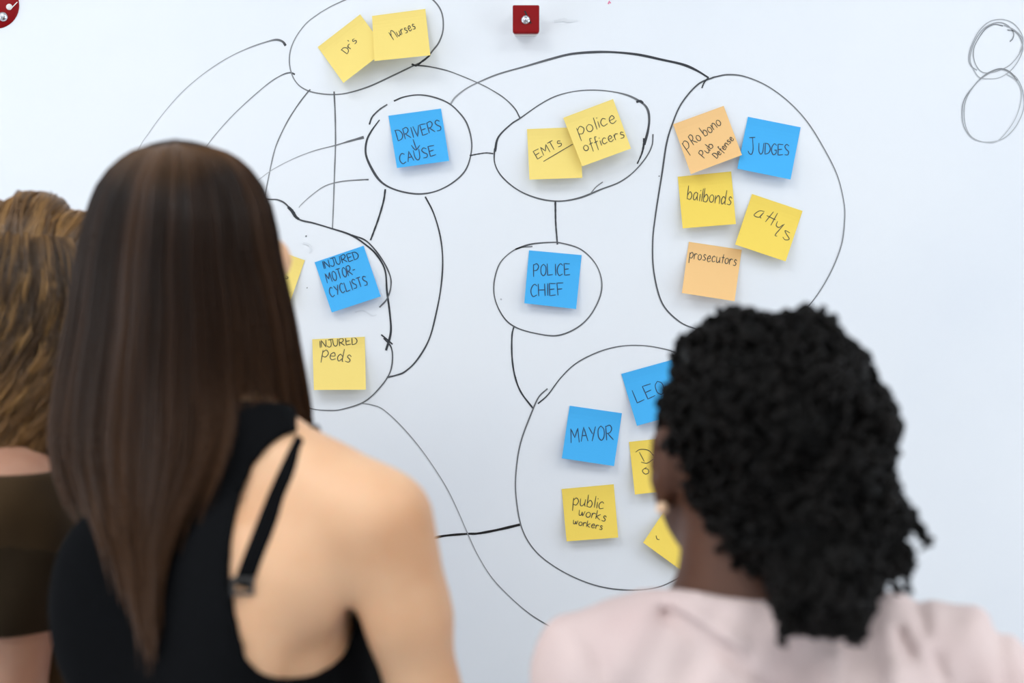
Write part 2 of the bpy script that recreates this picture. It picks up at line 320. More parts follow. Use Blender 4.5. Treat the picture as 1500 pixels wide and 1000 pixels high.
# ------------------------------------------------------------------ sticky notes
m_note = {'yellow': mat('paper_yellow', srgb(255, 231, 134), 0.75, spec=0.2, transl=0.06, bump=0.05, bscale=400),
          'canary': mat('paper_canary', srgb(255, 226, 104), 0.75, spec=0.2, transl=0.06, bump=0.05, bscale=400),
          'blue': mat('paper_blue', srgb(76, 186, 252), 0.7, spec=0.2, transl=0.05, bump=0.05, bscale=400),
          'orange': mat('paper_orange', srgb(255, 210, 146), 0.75, spec=0.2, transl=0.06, bump=0.05, bscale=400)}
m_pen = mat('pen_ink', srgb(42, 46, 44), 0.5)
m_penb = mat('pen_ink_on_blue', srgb(18, 52, 92), 0.5)

def note(corners, colour, texts, label, lift=0.010, base=0.0008, strokes=(), pw=1.05, curlside=0.0):
    TL, TR, BR, BL = [np.array(at(a, b))[[0, 2]] for a, b in corners]
    C = [np.array(c, float) for c in corners]
    cen = (TL + TR + BR + BL) / 4
    org = np.array([cen[0], 0, cen[1]])
    lift = lift * 1.6
    def h(u, v):
        e = np.clip((v - .16) / .84, 0, 1)
        return base + lift * (e ** 1.35) * (1 + curlside * (u - .5)) + 0.0006 * np.sin(u * 3.1 + v * 2) * v
    def pos(u, v, off=0.0):
        # keep the paper's own length: small shortening as it lifts
        p = ((TL * (1 - u)[:, None] + TR * u[:, None]) * (1 - v)[:, None] + (BL * (1 - u)[:, None] + BR * u[:, None]) * v[:, None])
        k = (CAMD - h(u, v)) / CAMD                       # corners were read off the picture: undo the parallax of the lift
        return np.stack([p[:, 0] * k, -h(u, v) - off, CAMZ + (p[:, 1] - CAMZ) * k], 1)
    nu, nv = 9, 15
    uu, vv = np.meshgrid(np.linspace(0, 1, nu), np.linspace(0, 1, nv)); uu = uu.ravel(); vv = vv.ravel()
    A = pos(uu, vv, 0.00022); B = pos(uu, vv, 0)
    V = np.vstack([A, B]) - org; F = []; n = nu * nv
    for j in range(nv - 1):
        for i in range(nu - 1):
            a = j * nu + i; F.append((a, a + nu, a + nu + 1, a + 1)); F.append((n + a, n + a + 1, n + a + nu + 1, n + a + nu))
    for i in range(nu - 1):
        F.append((i, i + 1, n + i + 1, n + i)); b = (nv - 1) * nu + i; F.append((b, n + b, n + b + 1, b + 1))
    for j in range(nv - 1):
        a = j * nu; F.append((a, n + a, n + a + nu, a + nu)); b = j * nu + nu - 1; F.append((b, b + nu, n + b + nu, n + b))
    o = mesh_obj('sticky_note', V, F, m_note[colour], None, smooth=False, loc=tuple(org))
    tag(o, label, 'sticky note', 'sticky notes on the whiteboard')
    # px -> (u, v) by inverting the bilinear map (affine is exact enough for these squares)
    M = np.linalg.inv(np.stack([(C[1] - C[0] + C[2] - C[3]) / 2, (C[3] - C[0] + C[2] - C[1]) / 2], 1))
    cc = sum(C) / 4
    VV = []; FF = []; off = 0
    st = []
    for tx in texts: st += word(*tx)
    for s in strokes: st.append((s[1:], True) if s[0] == '~' else (list(s), False))
    for k, (P, sm) in enumerate(st):
        P = np.array(P, float)
        if sm: P = catmull(P, 6)
        else: P = np.vstack([np.linspace(P[i], P[i + 1], 5)[(1 if i else 0):] for i in range(len(P) - 1)])
        q = np.linspace(0, 1, len(P))
        V2, F2 = ribbon(P, pw * (0.8 + 0.35 * np.sin(q * 3.1)))
        uv = (V2 - cc) @ M.T + .5
        uv = np.clip(uv, 0.01, 0.99)
        VV.append(pos(uv[:, 0], uv[:, 1], 0.00022 + 0.00025 + 0.00001 * k) - org); FF.append(F2 + off); off += len(V2)
    if VV:
        mesh_obj('handwriting', np.vstack(VV), np.vstack(FF), m_penb if colour == 'blue' else m_pen, o, smooth=False)
    return o

note([(465.4,69),(527.5,21),(566,73),(503,121.5)], 'yellow', [("Dr's",508.5,79,524.5,58,10.5)],
     "yellow sticky note reading Dr's, tilted left, under its neighbour's edge", lift=.016)
note([(545,23.4),(623,13),(630.4,81),(548.5,89.4)], 'yellow', [("n",576,58,584,53,22),("urses",583,53,611,41,12)],
     'yellow sticky note reading Nurses, overlapping the tilted one', lift=.018, base=.008)
note([(569,169.5),(646,159),(658,235.5),(581.5,246)], 'blue', [("DRIVERS",583.5,207,650,190,16),("CAUSE",587,240,641,227,15)],
     'blue sticky note reading DRIVERS, an arrow and CAUSE', lift=.009,
     strokes=[[(605,204),(610,218.5)], ['~',(602.4,212.7),(609,219.5),(615,212.7)]], pw=1.25)
note([(772,189),(849,186),(853,260.4),(775.6,263)], 'yellow', [("EMTs",787,233,827,211,13)],
     'yellow sticky note reading EMTs, underlined', lift=.012, strokes=[[(796,236.5),(839,211)]])
note([(825,172.5),(898,145),(924.4,217.5),(853,243.6)], 'yellow', [("police",848,198,906,178,18),("officers",856,222,918,199,14)],
     'yellow sticky note reading police officers, tilted', lift=.013, base=.006)
note([(986,182),(1060,155),(1086.8,227),(1012,255)], 'orange', [("P",1010,226,1019,220,20),("Ro bono",1016,212,1059,181,15),("Pub",1031,231,1047,213,11),("Defense",1050,232,1076,203,9.5)],
     'orange sticky note reading pro bono Pub Defense', lift=.010, base=.003)
note([(1095.6,171),(1172.8,186.4),(1158,262.8),(1080,247)], 'blue', [("J",1097,226,1107,226,24),("UDGES",1111,226,1158,227,16)],
     'blue sticky note reading JUDGES', lift=.010, pw=1.25)
note([(992.8,258.8),(1071,251),(1078,328),(1000,334.4)], 'canary', [("bailbonds",1006,291,1073,301,19)],
     'yellow sticky note reading bail bonds', lift=.010)
note([(1101.6,284),(1175.6,308.8),(1150.8,382.8),(1076.8,358)], 'canary', [],
     'yellow sticky note reading attys, tilted right', lift=.011,
     strokes=[['~',(1119.7,309.5),(1112,309),(1104.5,315),(1112,318),(1119,311)], ['~',(1119,311),(1113.5,317),(1115,319.5)],
              [(1133,310),(1121,325)], [(1139,312),(1129,330)], [(1123,315.5),(1136,322)],
              ['~',(1139,324),(1137,330),(1141,333),(1147,329)], ['~',(1149,328),(1142,336),(1135.5,344),(1138,346)],
              ['~',(1157,341),(1150,337.5),(1152,343),(1156,350),(1150,351),(1146.5,347)]])
note([(1009,354),(1086.4,365.6),(1076,441),(998.8,429)], 'orange', [("prosecutors",1009.5,378,1080,389,14)],
     'orange sticky note reading prosecutors', lift=.012)
note([(460.9,384),(532.6,359.8),(557.8,434),(486,457.5)], 'blue', [("INJURED",474,394,528,378,11.5),("MOTOR-",479.5,414,523,401,14.5),("CYCLISTS",485,435,541,416,14)],
     'blue sticky note reading INJURED MOTOR-CYCLISTS', lift=.008, pw=1.2)
note([(457.4,496.7),(534.4,493),(536,570.5),(459.8,571)], 'yellow', [("INJURED",468,509,525,504,10.5),("peds",471,523,516,532,17)],
     'yellow sticky note reading INJURED peds', lift=.011)
note([(373,355),(446.5,381),(420.5,454.5),(347,428.5)], 'yellow', [],
     "yellow sticky note partly hidden behind the straight-haired woman's head", lift=.009,
     strokes=[['~',(419,404),(422,406),(421,408),(418,407)]])
note([(775,366.5),(852,373.5),(844,452.5),(768,444)], 'blue', [("POLICE",781.5,404,837,402.5,17),("CHIEF",777.5,434,828,432,18)],
     'blue sticky note reading POLICE CHIEF', lift=.007, pw=1.25)
note([(910,547.5),(985,526.6),(1008,602.6),(933,623.5)], 'blue', [("LEO",933.5,590,978,573,20)],
     'blue sticky note reading LE and a cut-off letter, beside dark curly hair', lift=.009, pw=1.2)
note([(834.5,594),(911,605),(899.5,682.4),(823,671)], 'blue', [("MAYOR",836.5,648,901,643,21)],
     'blue sticky note reading MAYOR', lift=.008, pw=1.25)
note([(921.5,647),(997,639),(1005,716),(930,724)], 'canary', [],
     'yellow sticky note with a D, half hidden behind an ear', lift=.009,
     strokes=[['~',(931,662),(938,658),(950,659.5),(958,668)], [(936.5,662),(943.7,675.7)], ['~',(939,676.6),(948,678),(957,672)],
              ['~',(943,686),(949,687),(950,692),(945,694),(941,689),(947,684)]])
note([(822.7,716),(899,709),(905.6,787),(830,792.6)], 'canary', [("public",839,739,886,746,17),("works",847,754,889,764,13),("workers",839,767,884,776,9.5)],
     'yellow sticky note reading public works workers', lift=.007)
note([(986,729),(1050,775.6),(1006,841),(942,794.5)], 'canary', [],
     'yellow sticky note turned steeply, corner showing beside a neck', lift=.009,
     strokes=[['~',(961,784),(962.5,789),(966,790)]])

# ------------------------------------------------------------------ magnets
m_red = mat('red_plastic', srgb(142, 14, 20), 0.4, spec=0.15)
m_whiteplastic = mat('white_plastic', srgb(236, 232, 230), 0.4)
m_steel = mat('polished_steel', srgb(215, 217, 222), 0.18, metal=1.0)
m_black = mat('black_line', srgb(18, 18, 20), 0.5)

def rounded_plate(x0, z0, x1, z1, y0, y1, r_top, r_bot, seg=6, bev=0.0015):
    def ring(inset):
        P = []
        for cx, cz, r, a0 in [(x1, z1, r_top, 0), (x0, z1, r_top, 90), (x0, z0, r_bot, 180), (x1, z0, r_bot, 270)]:
            sx = 1 if cx == x0 else -1; sz = 1 if cz == z0 else -1
            for k in range(seg + 1):
                a = math.radians(a0 + 90 * k / seg); rr = max(r - inset, 0.0002)
                P.append((cx + sx * (r) + rr * math.cos(a), cz + sz * (r) + rr * math.sin(a)))
        return P
    n = 4 * (seg + 1); V = []
    for ins, y in [(0, y1), (0, y0 + bev), (bev, y0)]:
        V += [(x, y, z) for x, z in ring(ins)]
    F = []
    for l in range(2):
        for i in range(n): j = (i + 1) % n; F.append((l*n + i, (l+1)*n + i, (l+1)*n + j, l*n + j))
    F.append(tuple(range(2 * n, 3 * n))); F.append(tuple(reversed(range(n))))
    return V, F

def dome(cx, cz, y, r, hgt, seg=20, rings=6):
    V = []; F = []
    for k in range(rings):
        a = k / (rings - 1) * math.pi / 2 * .97
        for i in range(seg):
            b = 2 * math.pi * i / seg
            V.append((cx + r * math.cos(a) * math.cos(b), y - hgt * math.sin(a), cz + r * math.cos(a) * math.sin(b)))
    for k in range(rings - 1):
        for i in range(seg): j = (i + 1) % seg; F.append((k*seg + i, k*seg + j, (k+1)*seg + j, (k+1)*seg + i))
    F.append(tuple((rings - 1) * seg + i for i in range(seg)))
    return V, F

c0 = at(770.5, 28, -0.03)
mg = empty('magnet', (c0[0], 0, c0[2])); tag(mg, 'red square block magnet with round silver stud, above the police note', 'magnet', 'red magnets on the board')
V, F = rounded_plate(-.0182, -.0192, .0182, .0192, -.031, -.022, .002, .004); mesh_obj('red_cap', V, F, m_red, mg, smooth=False)
V, F = rounded_plate(-.0165, -.0172, .0165, .0172, -.022, -.0002, .002, .004); mesh_obj('magnet_body', V, F, m_whiteplastic, mg, smooth=False)
V, F = dome(-.0005, -.0013, -.031, .0066, .004); st = mesh_obj('silver_stud', V, F, m_steel, mg); st['label'] = 'round polished silver stud'
V, F = dome(-.0005, -.0013, -.0348, .0028, .002); mesh_obj('stud_cap', V, F, m_steel, st)
for k in range(9):
    a = 2 * math.pi * k / 9
    V, F = dome(-.0005 + .0048 * math.cos(a), -.0013 + .0048 * math.sin(a), -.0335, .0010, .001, 8, 4); mesh_obj('stud_bead', V, F, m_steel, st)
V, F = boxes([(-.0010, -.0318, -.0095, .0010, -.0311, .0095)]); sl = mesh_obj('slot', V, F, m_black, mg, smooth=False)
sl.rotation_euler = (0, -math.radians(27), 0); sl.location = (.0024, 0, .0024)

c0 = at(-9, 6, -0.008)
mg = empty('magnet', (c0[0], 0, c0[2])); tag(mg, 'round red magnet cut off by the corner, with silver stud and white spot', 'magnet', 'red magnets on the board')
V, F = dome(0, 0, -.0002, .0325, .007, 40, 8)
F = F[:-1] + [tuple(7 * 40 + i for i in range(40))]
mesh_obj('red_disc', V, F, m_red, mg)
def onboard(px, py): p = at(px, py, -.008); return p[0] - c0[0], p[2] - c0[2]
x, z = onboard(12.5, 9.5); V, F = dome(x, z, -.0055, .0044, .0022, 20, 5); mesh_obj('white_spot', V, F, m_whiteplastic, mg)
x, z = onboard(3, 23.5); V, F = dome(x, z, -.0045, .0072, .006, 24, 6); mesh_obj('silver_stud', V, F, m_steel, mg)
a = onboard(14, 14); b = onboard(24, 2)
V2, F2 = ribbon([a, b], .0012); Vs = [(p[0], -.0068 if i < 2 else -.0042, p[1]) for i, p in enumerate(V2)]
mesh_obj('groove_line', Vs, [tuple(f) for f in F2], m_whiteplastic, mg)

#@@PEOPLE
# ------------------------------------------------------------------ implicit-surface bodies
def rotz(a):
    c, s = math.cos(a), math.sin(a); return np.array([[c, -s, 0], [s, c, 0], [0, 0, 1.0]])
def rotx(a):
    c, s = math.cos(a), math.sin(a); return np.array([[1.0, 0, 0], [0, c, -s], [0, s, c]])
def roty(a):
    c, s = math.cos(a), math.sin(a); return np.array([[c, 0, s], [0, 1.0, 0], [-s, 0, c]])

def smin(a, b, k):
    h = np.clip(0.5 + 0.5 * (b - a) / k, 0, 1)
    return b * (1 - h) + a * h - k * h * (1 - h)

class Grid:
    def __init__(self, ax): self.ax = [np.asarray(a, dtype=np.float32) for a in ax]; self.f = np.full([len(a) for a in ax], 0.06, np.float32)
    def sub(self, lo, hi, pad):
        sl = []
        for i in range(3):
            a = np.searchsorted(self.ax[i], lo[i] - pad); b = np.searchsorted(self.ax[i], hi[i] + pad)
            if b <= a: return None
            sl.append(slice(a, b))
        return tuple(sl)
    def pts(self, sl): return np.meshgrid(*[self.ax[i][sl[i]] for i in range(3)], indexing='ij', sparse=True)
    def add(self, prim, k=None, cut=False):
        kind = prim[0]; k0 = prim[-1] if k is None else k
        pad = 0.03 + k0
        if kind == 'c':
            _, a, b, ra, rb, _ = prim; a = np.asarray(a, float); b = np.asarray(b, float); r = max(ra, rb)
            sl = self.sub(np.minimum(a, b) - r, np.maximum(a, b) + r, pad)
            if sl is None: return
            X, Y, Z = self.pts(sl); ab = b - a; L2 = float(ab @ ab) + 1e-12
            t = np.clip(((X - a[0]) * ab[0] + (Y - a[1]) * ab[1] + (Z - a[2]) * ab[2]) / L2, 0, 1).astype(np.float32)
            d = np.sqrt((X - a[0] - t * ab[0])**2 + (Y - a[1] - t * ab[1])**2 + (Z - a[2] - t * ab[2])**2) - (ra + (rb - ra) * t)
        else:
            _, c, r, M, _ = prim; c = np.asarray(c, float); r = np.asarray(r, float); M = np.eye(3) if M is None else M
            ext = np.sqrt(((M * r[None, :])**2).sum(1))
            sl = self.sub(c - ext, c + ext, pad)
            if sl is None: return
            X, Y, Z = self.pts(sl); x, y, z = X - c[0], Y - c[1], Z - c[2]
            q = [M[0, i] * x + M[1, i] * y + M[2, i] * z for i in range(3)]
            k1 = np.sqrt(sum((q[i] / r[i])**2 for i in range(3))); k2 = np.sqrt(sum((q[i] / r[i]**2)**2 for i in range(3))) + 1e-9
            d = k1 * (k1 - 1) / k2
        d = d.astype(np.float32)
        if cut: self.f[sl] = -smin(-self.f[sl], d, k0)
        else: self.f[sl] = smin(self.f[sl], d, k0)

def surface_nets(F, ax, smooth=1):
    s = F < 0
    mixed = np.zeros([n - 1 for n in F.shape], dtype=np.uint8)
    for dx in (0, 1):
        for dy in (0, 1):
            for dz in (0, 1):
                mixed += s[dx:F.shape[0]-1+dx, dy:F.shape[1]-1+dy, dz:F.shape[2]-1+dz]
    act = np.argwhere((mixed > 0) & (mixed < 8))
    idx = np.full(mixed.shape, -1, dtype=np.int32); idx[tuple(act.T)] = np.arange(len(act))
    P = np.zeros((len(act), 3)); C = np.zeros(len(act))
    cor = [(a, b, c) for a in (0, 1) for b in (0, 1) for c in (0, 1)]
    val = {c: F[act[:, 0]+c[0], act[:, 1]+c[1], act[:, 2]+c[2]] for c in cor}
    for c in cor:
        for d in range(3):
            if c[d] == 0:
                e = list(c); e[d] = 1; e = tuple(e); va, vb = val[c], val[e]
                m = (va < 0) != (vb < 0); t = va / np.where(m, va - vb, 1)
                q = np.array(c, float)[None, :].repeat(len(act), 0); q[:, d] = t
                P[m] += q[m]; C[m] += 1
    P /= C[:, None]
    V = np.empty_like(P)
    for d in range(3):
        a = np.asarray(ax[d], float); i = act[:, d]; V[:, d] = a[i] + P[:, d] * (a[i + 1] - a[i])
    Q = []
    for d in range(3):
        u, v = [(1, 2), (2, 0), (0, 1)][d]
        sl0 = [slice(None)] * 3; sl1 = [slice(None)] * 3; sl0[d] = slice(0, -1); sl1[d] = slice(1, None)
        a0 = s[tuple(sl0)]; a1 = s[tuple(sl1)]
        e = np.argwhere(a0 != a1); e = e[(e[:, u] > 0) & (e[:, v] > 0) & (e[:, u] < F.shape[u]-1) & (e[:, v] < F.shape[v]-1)]
        flip = a1[tuple(e.T)]
        def cell(du, dv):
            q = e.copy(); q[:, u] -= du; q[:, v] -= dv; return idx[tuple(q.T)]
        f = np.stack([cell(1, 1), cell(0, 1), cell(0, 0), cell(1, 0)], 1)
        f[flip] = f[flip][:, ::-1]; Q.append(f)
    Q = np.vstack(Q); Q = Q[(Q >= 0).all(1)]
    for _ in range(smooth):
        acc = np.zeros_like(V); cnt = np.zeros(len(V))
        for a, b in ((0, 1), (1, 2), (2, 3), (3, 0)):
            np.add.at(acc, Q[:, a], V[Q[:, b]]); np.add.at(cnt, Q[:, a], 1)
            np.add.at(acc, Q[:, b], V[Q[:, a]]); np.add.at(cnt, Q[:, b], 1)
        V = V * 0.45 + 0.55 * acc / np.maximum(cnt, 1)[:, None]
    return V, Q

def axes(lo, hi, zf, h=0.0045, hc=0.008):
    """fine vertical spacing above zf"""
    return [np.arange(lo[0], hi[0], h), np.arange(lo[1], hi[1], h),
            np.concatenate([np.arange(-0.02, zf, hc), np.arange(zf, hi[2], h)])]

def poly_sd(X, Z, P):
    """signed distance to polygon P (negative inside) at arrays X, Z"""
    P = np.asarray(P, float); d = np.full(X.shape, 1e9); inside = np.zeros(X.shape, bool)
    for i in range(len(P)):
        a = P[i]; b = P[(i + 1) % len(P)]; e = b - a
        t = np.clip(((X - a[0]) * e[0] + (Z - a[1]) * e[1]) / (e @ e + 1e-12), 0, 1)
        d = np.minimum(d, (X - a[0] - t * e[0])**2 + (Z - a[1] - t * e[1])**2)
        c = ((a[1] > Z) != (b[1] > Z))
        with np.errstate(divide='ignore', invalid='ignore'): xx = a[0] + (Z - a[1]) * e[0] / (e[1] if e[1] else 1e-9)
        inside ^= c & (X < xx)
    d = np.sqrt(d); return np.where(inside, -d, d)

def hand(prims, wrist, fdir, pnorm, thumb_side, curl=.35, s=1.0):
    """palm + five fingers; fdir finger direction, pnorm out of the palm, thumb_side +1/-1 along cross"""
    f = np.array(fdir, float); f /= np.linalg.norm(f); n = np.array(pnorm, float); n -= f * (n @ f); n /= np.linalg.norm(n)
    sd = np.cross(f, n) * thumb_side; wr = np.array(wrist, float)
    M = np.stack([sd, f, n], 1)
    prims.append(('e', wr + f * .045 * s, (.039 * s, .052 * s, .0145 * s), M, .012))
    for i, (o, L, r) in enumerate([(.030, .072, .0082), (.010, .080, .0085), (-.010, .074, .0082), (-.029, .058, .0072)]):
        p = wr + f * (.082 - abs(o) * .25) * s + sd * o * s; d = f.copy(); ang = 0
        for j, fr in enumerate((.45, .32, .23)):
            ang += curl * (1.0 if j else .5) * (1 + .12 * i)
            d = f * math.cos(ang) + n * math.sin(ang) + sd * o * .8
            d /= np.linalg.norm(d); q = p + d * L * fr * s
            prims.append(('c', p, q, r * (1 - .08 * j) * s, r * (1 - .08 * (j + 1)) * s, .003)); p = q
    p = wr + f * .018 * s + sd * .026 * s; d = (f * .55 + sd * .75 + n * .25); d /= np.linalg.norm(d)
    for L, r in ((.038, .0115), (.030, .0098), (.024, .0088)):
        q = p + d * L * s; prims.append(('c', p, q, r * s, r * .92 * s, .005)); p = q; d = d * .8 + f * .35; d /= np.linalg.norm(d)

def head_prims(hc, M, s=1.0, jaw=1.0):
    """head in its own frame: +y face, +x right ear"""
    P = []; cuts = []
    def e(c, r, k=.02, rot=None):
        P.append(('e', hc + M @ (np.array(c) * s), np.array(r) * s, M if rot is None else M @ rot, k))
    def c(a, b, ra, rb, k=.01): P.append(('c', hc + M @ (np.array(a) * s), hc + M @ (np.array(b) * s), ra * s, rb * s, k))
    e((0, -.012, .028), (.074, .094, .082)); e((0, .035, -.035), (.058 * jaw, .055, .068), .03)
    e((0, .068, -.088), (.024, .018, .016), .02); e((0, .078, .03), (.055, .02, .03), .02)
    e((.036, .062, -.018), (.024, .022, .02), .02); e((-.036, .062, -.018), (.024, .022, .02), .02)
    c((0, .088, .012), (0, .107, -.022), .007, .0105, .008); e((.010, .096, -.026), (.008, .009, .007), .006); e((-.010, .096, -.026), (.008, .009, .007), .006)
    e((0, .092, -.050), (.021, .008, .0055), .004); e((0, .090, -.060), (.018, .008, .006), .004)
    for sx in (1, -1):
        cuts.append(('e', hc + M @ (np.array((sx * .031, .098, .008)) * s), np.array((.016, .014, .011)) * s, M, .010))
        e((sx * .076, -.004, -.004), (.010, .020, .033), .006, rotz(-sx * .35))
        e((sx * .078, -.012, .004), (.006, .008, .026), .004, rotz(-sx * .5))
        e((sx * .075, .003, -.036), (.007, .010, .012), .004)
        cuts.append(('e', hc + M @ (np.array((sx * .083, .000, .000)) * s), np.array((.006, .009, .016)) * s, M, .004))
    return P, cuts

def torso_prims(s, W, rib=.142):
    """W maps body-local coordinates (for a 1.66 m figure) into the person's frame"""
    P = []; yaw = W.yaw; Rz = rotz(yaw)
    def e(c, r, k, rot=None): P.append(('e', W(c), np.array(r) * s, Rz if rot is None else Rz @ rot, k))
    def c(a, b, ra, rb, k): P.append(('c', W(a), W(b), ra * s, rb * s, k))
    e((0, -.005, .92), (.165, .115, .12), .05); e((.07, -.06, .90), (.075, .07, .09), .04); e((-.07, -.06, .90), (.075, .07, .09), .04)
    e((0, .005, 1.06), (.122, .088, .13), .06); e((0, 0, 1.215), (rib, .100, .16), .06)
    return P, c, e

class Frame:
    def __init__(self, s, yaw, off=(0, 0)): self.s = s; self.yaw = yaw; self.R = rotz(yaw); self.off = np.array([off[0], off[1], 0.0])
    def __call__(self, p): return self.R @ (np.array(p, float) * self.s) + self.off

def figure(s, yaw, arms, headc, headyaw, headpitch=0.0, torso_off=(0, 0), sh=(.160, .160), shp=(0, 0), head_s=1.0, trap=1.442, mus=1.0, rib=.142, jaw=1.0, er=.036, nbx=0.0, shz=(0, 0), ak=.034, um=1.0, nr=.060, fill=0, nrt=.051):
    """prims of a standing body. arms: [(elbow, wrist, finger dir, palm normal)] right, left in the person's frame"""
    W = Frame(s, yaw, torso_off)
    T, c, e = torso_prims(s, W, rib)
    c((-.11 * sh[1] / .16, -.012 + shp[1] * .6, 1.350), (.11 * sh[0] / .16, -.012 + shp[0] * .6, 1.350), .056, .056, .05)
    for sx, i in ((1, 0), (-1, 1)):
        c((sx * .125, -.016 + shp[i] * .8, 1.368), (sx * .02, -.018, trap), .030, .040, .04)
        e((sx * .072, -.082, 1.275), (.044, .024, .075), .04, rotz(-sx * .25))
        e((sx * .066, .088, 1.225), (.055, .046, .055), .04)
    if fill: e((.098, -.045, 1.305), (.050, .042, .045), .03)
    T2 = list(T)
    A = []; sho = []
    for i, sx in ((0, 1), (1, -1)):
        el, wr, fd, pn = [np.array(v, float) for v in arms[i]]
        S0 = W((sx * sh[i], -.012 + shp[i], 1.352 + shz[i])); sho.append(S0)
        A.append(('c', S0, S0 + (el - S0) * .28, .052 * s * mus, .049 * s * mus * (.5 + .5 * um), ak)); A.append(('c', S0 + (el - S0) * .28, el, .047 * s * mus * um, er * s, .02))
        mid = el + (wr - el) * .25
        A.append(('c', el, mid, er * s, (er + .001) * s, .015)); A.append(('c', mid, wr, (er + .001) * s, .025 * s, .015))
        hand(A, wr, fd, pn, sx if i == 0 else sx, s=s)
    L = []
    for sx in (1, -1):
        L.append(('c', W((sx * .085, -.005, .86)), W((sx * .09, .01, .47)), .088 * s, .055 * s, .04))
        L.append(('e', W((sx * .09, -.02, .33)), np.array((.052, .056, .12)) * s, W.R, .03))
        L.append(('c', W((sx * .09, .008, .47)), W((sx * .095, -.02, .09)), .052 * s, .036 * s, .03))
        L.append(('c', W((sx * .095, -.035, .04)), W((sx * .11, .14, .028)), .036 * s, .028 * s, .03))
    hc = np.array(headc, float); M = rotz(headyaw) @ rotx(headpitch)
    Hh, cuts = head_prims(hc, M, head_s * s, jaw)
    nb = W((nbx, -.02, 1.40)); nt = hc + M @ (np.array((0, -.025, -.04)) * s)
    N = [('c', nb, nt, nr * s, nrt * s, .03)]
    return dict(T=T2, A=A, L=L, H=Hh, N=N, cuts=cuts, W=W, hc=hc, HM=M, s=s * head_s, sho=sho)

def px_project(X, Y, Z, org):
    """photograph coordinates of points of a person standing at org"""
    d = CAMD + (Y + org[1]); k = FPX / d
    return 750 + (X + org[0]) * k, 500 - (Z + org[2] - CAMZ) * k

def garment(name, prims, ax, thick, region, m, parent, smooth=2, wr=None, k=None):
    g = Grid(ax)
    for p in prims: g.add(p, k)
    X, Y, Z = np.meshgrid(*[a.astype(np.float32) for a in g.ax], indexing='ij', sparse=True)
    f = g.f - thick
    if wr is not None: f = f - wr(X, Y, Z)
    f = np.maximum(f, region(X, Y, Z)).astype(np.float32)
    V, Q = surface_nets(f, g.ax, smooth)
    return mesh_obj(name, V, Q, m, parent)

def body_mesh(fig, ax, m, parent, smooth=1):
    g = Grid(ax)
    for p in fig['T'] + fig['N'] + fig['L'] + fig['A'] + fig['H']: g.add(p)
    for p in fig['cuts']: g.add(p, cut=True)
    V, Q = surface_nets(g.f, g.ax, smooth)
    mesh_obj('body', V, Q, m, parent); return g

def eyes(fig, parent, m_w, m_i):
    for sx in (1, -1):
        c = fig['hc'] + fig['HM'] @ (np.array((sx * .031, .076, .008)) * fig['s'])
        V, F = ball(0.0125 * fig['s']); e = mesh_obj('eye', V, F, m_w, parent, loc=tuple(c))
        d = fig['HM'] @ np.array((0, 1.0, 0)); V, F = ball(0.0055); ii = mesh_obj('iris', V, F, m_i, e, loc=tuple(d * .0082 * fig['s']))

def ball(r, n=14, k=9, sc=(1, 1, 1)):
    V = [(0, 0, r * sc[2])]; F = []
    for i in range(1, k):
        a = math.pi * i / k
        for j in range(n): b = 2 * math.pi * j / n; V.append((r * sc[0] * math.sin(a) * math.cos(b), r * sc[1] * math.sin(a) * math.sin(b), r * sc[2] * math.cos(a)))
    V.append((0, 0, -r * sc[2]))
    for j in range(n): F.append((0, 1 + j, 1 + (j + 1) % n))
    for i in range(k - 2):
        for j in range(n): a = 1 + i * n; F.append((a + j, a + n + j, a + n + (j + 1) % n, a + (j + 1) % n))
    a = 1 + (k - 2) * n
    for j in range(n): F.append((a + j, len(V) - 1, a + (j + 1) % n))
    return V, F

def tubes(name, P, rad, m, parent, cols=None, sides=3, label=None):
    """P (N,M,3) paths, rad (N,M) radii -> one mesh; cols (N,M,3)"""
    N, Mn, _ = P.shape
    T = np.gradient(P, axis=1); T /= (np.linalg.norm(T, axis=2, keepdims=True) + 1e-9)
    ref = np.array([0.13, -0.97, 0.21]); U = np.cross(T, ref); U /= (np.linalg.norm(U, axis=2, keepdims=True) + 1e-9); B = np.cross(T, U)
    V = np.empty((N, Mn, sides, 3), np.float32)
    for k in range(sides):
        a = 2 * math.pi * k / sides; V[:, :, k] = P + (U * math.cos(a) + B * math.sin(a)) * rad[:, :, None]
    base = (np.arange(N)[:, None] * Mn + np.arange(Mn - 1)[None, :]) * sides
    F = np.concatenate([np.stack([base + k, base + (k + 1) % sides, base + sides + (k + 1) % sides, base + sides + k], -1).reshape(-1, 4) for k in range(sides)])
    c = None if cols is None else np.repeat(cols.reshape(-1, 3), sides, 0)
    o = mesh_obj(name, V.reshape(-1, 3), F, m, parent, cols=c)
    if label: o['label'] = label
    return o

def trousers_shoes(fig, ax, parent, m_tr, m_sh, top=1.0):
    s = fig['W'].s; zt = top * s
    axz = ax[2][ax[2] < zt + .06]
    garment('trousers', fig['T'] + fig['L'], [ax[0], ax[1], axz], .005, lambda X, Y, Z: np.maximum(Z - zt, .07 * s - Z) + 0 * X + 0 * Y, m_tr, parent, 1)
    a2 = [ax[0], ax[1], np.arange(-.02, .13, .004)]
    for k, (lo) in enumerate((0, 4)):
        sp = [fig['L'][lo + 3], fig['L'][lo + 2]]
        o = garment('shoe', sp, a2, .008, lambda X, Y, Z: np.maximum(Z - .085 * s, .001 - Z) + 0 * X + 0 * Y, m_sh, parent, 1)

def skin_mat(name, c, c2, sss=.18, rough=.48):
    return mat(name, c, rough, sss=sss, noise=(14, c2, .35, .7), bump=.06, bscale=500, spec=.4)

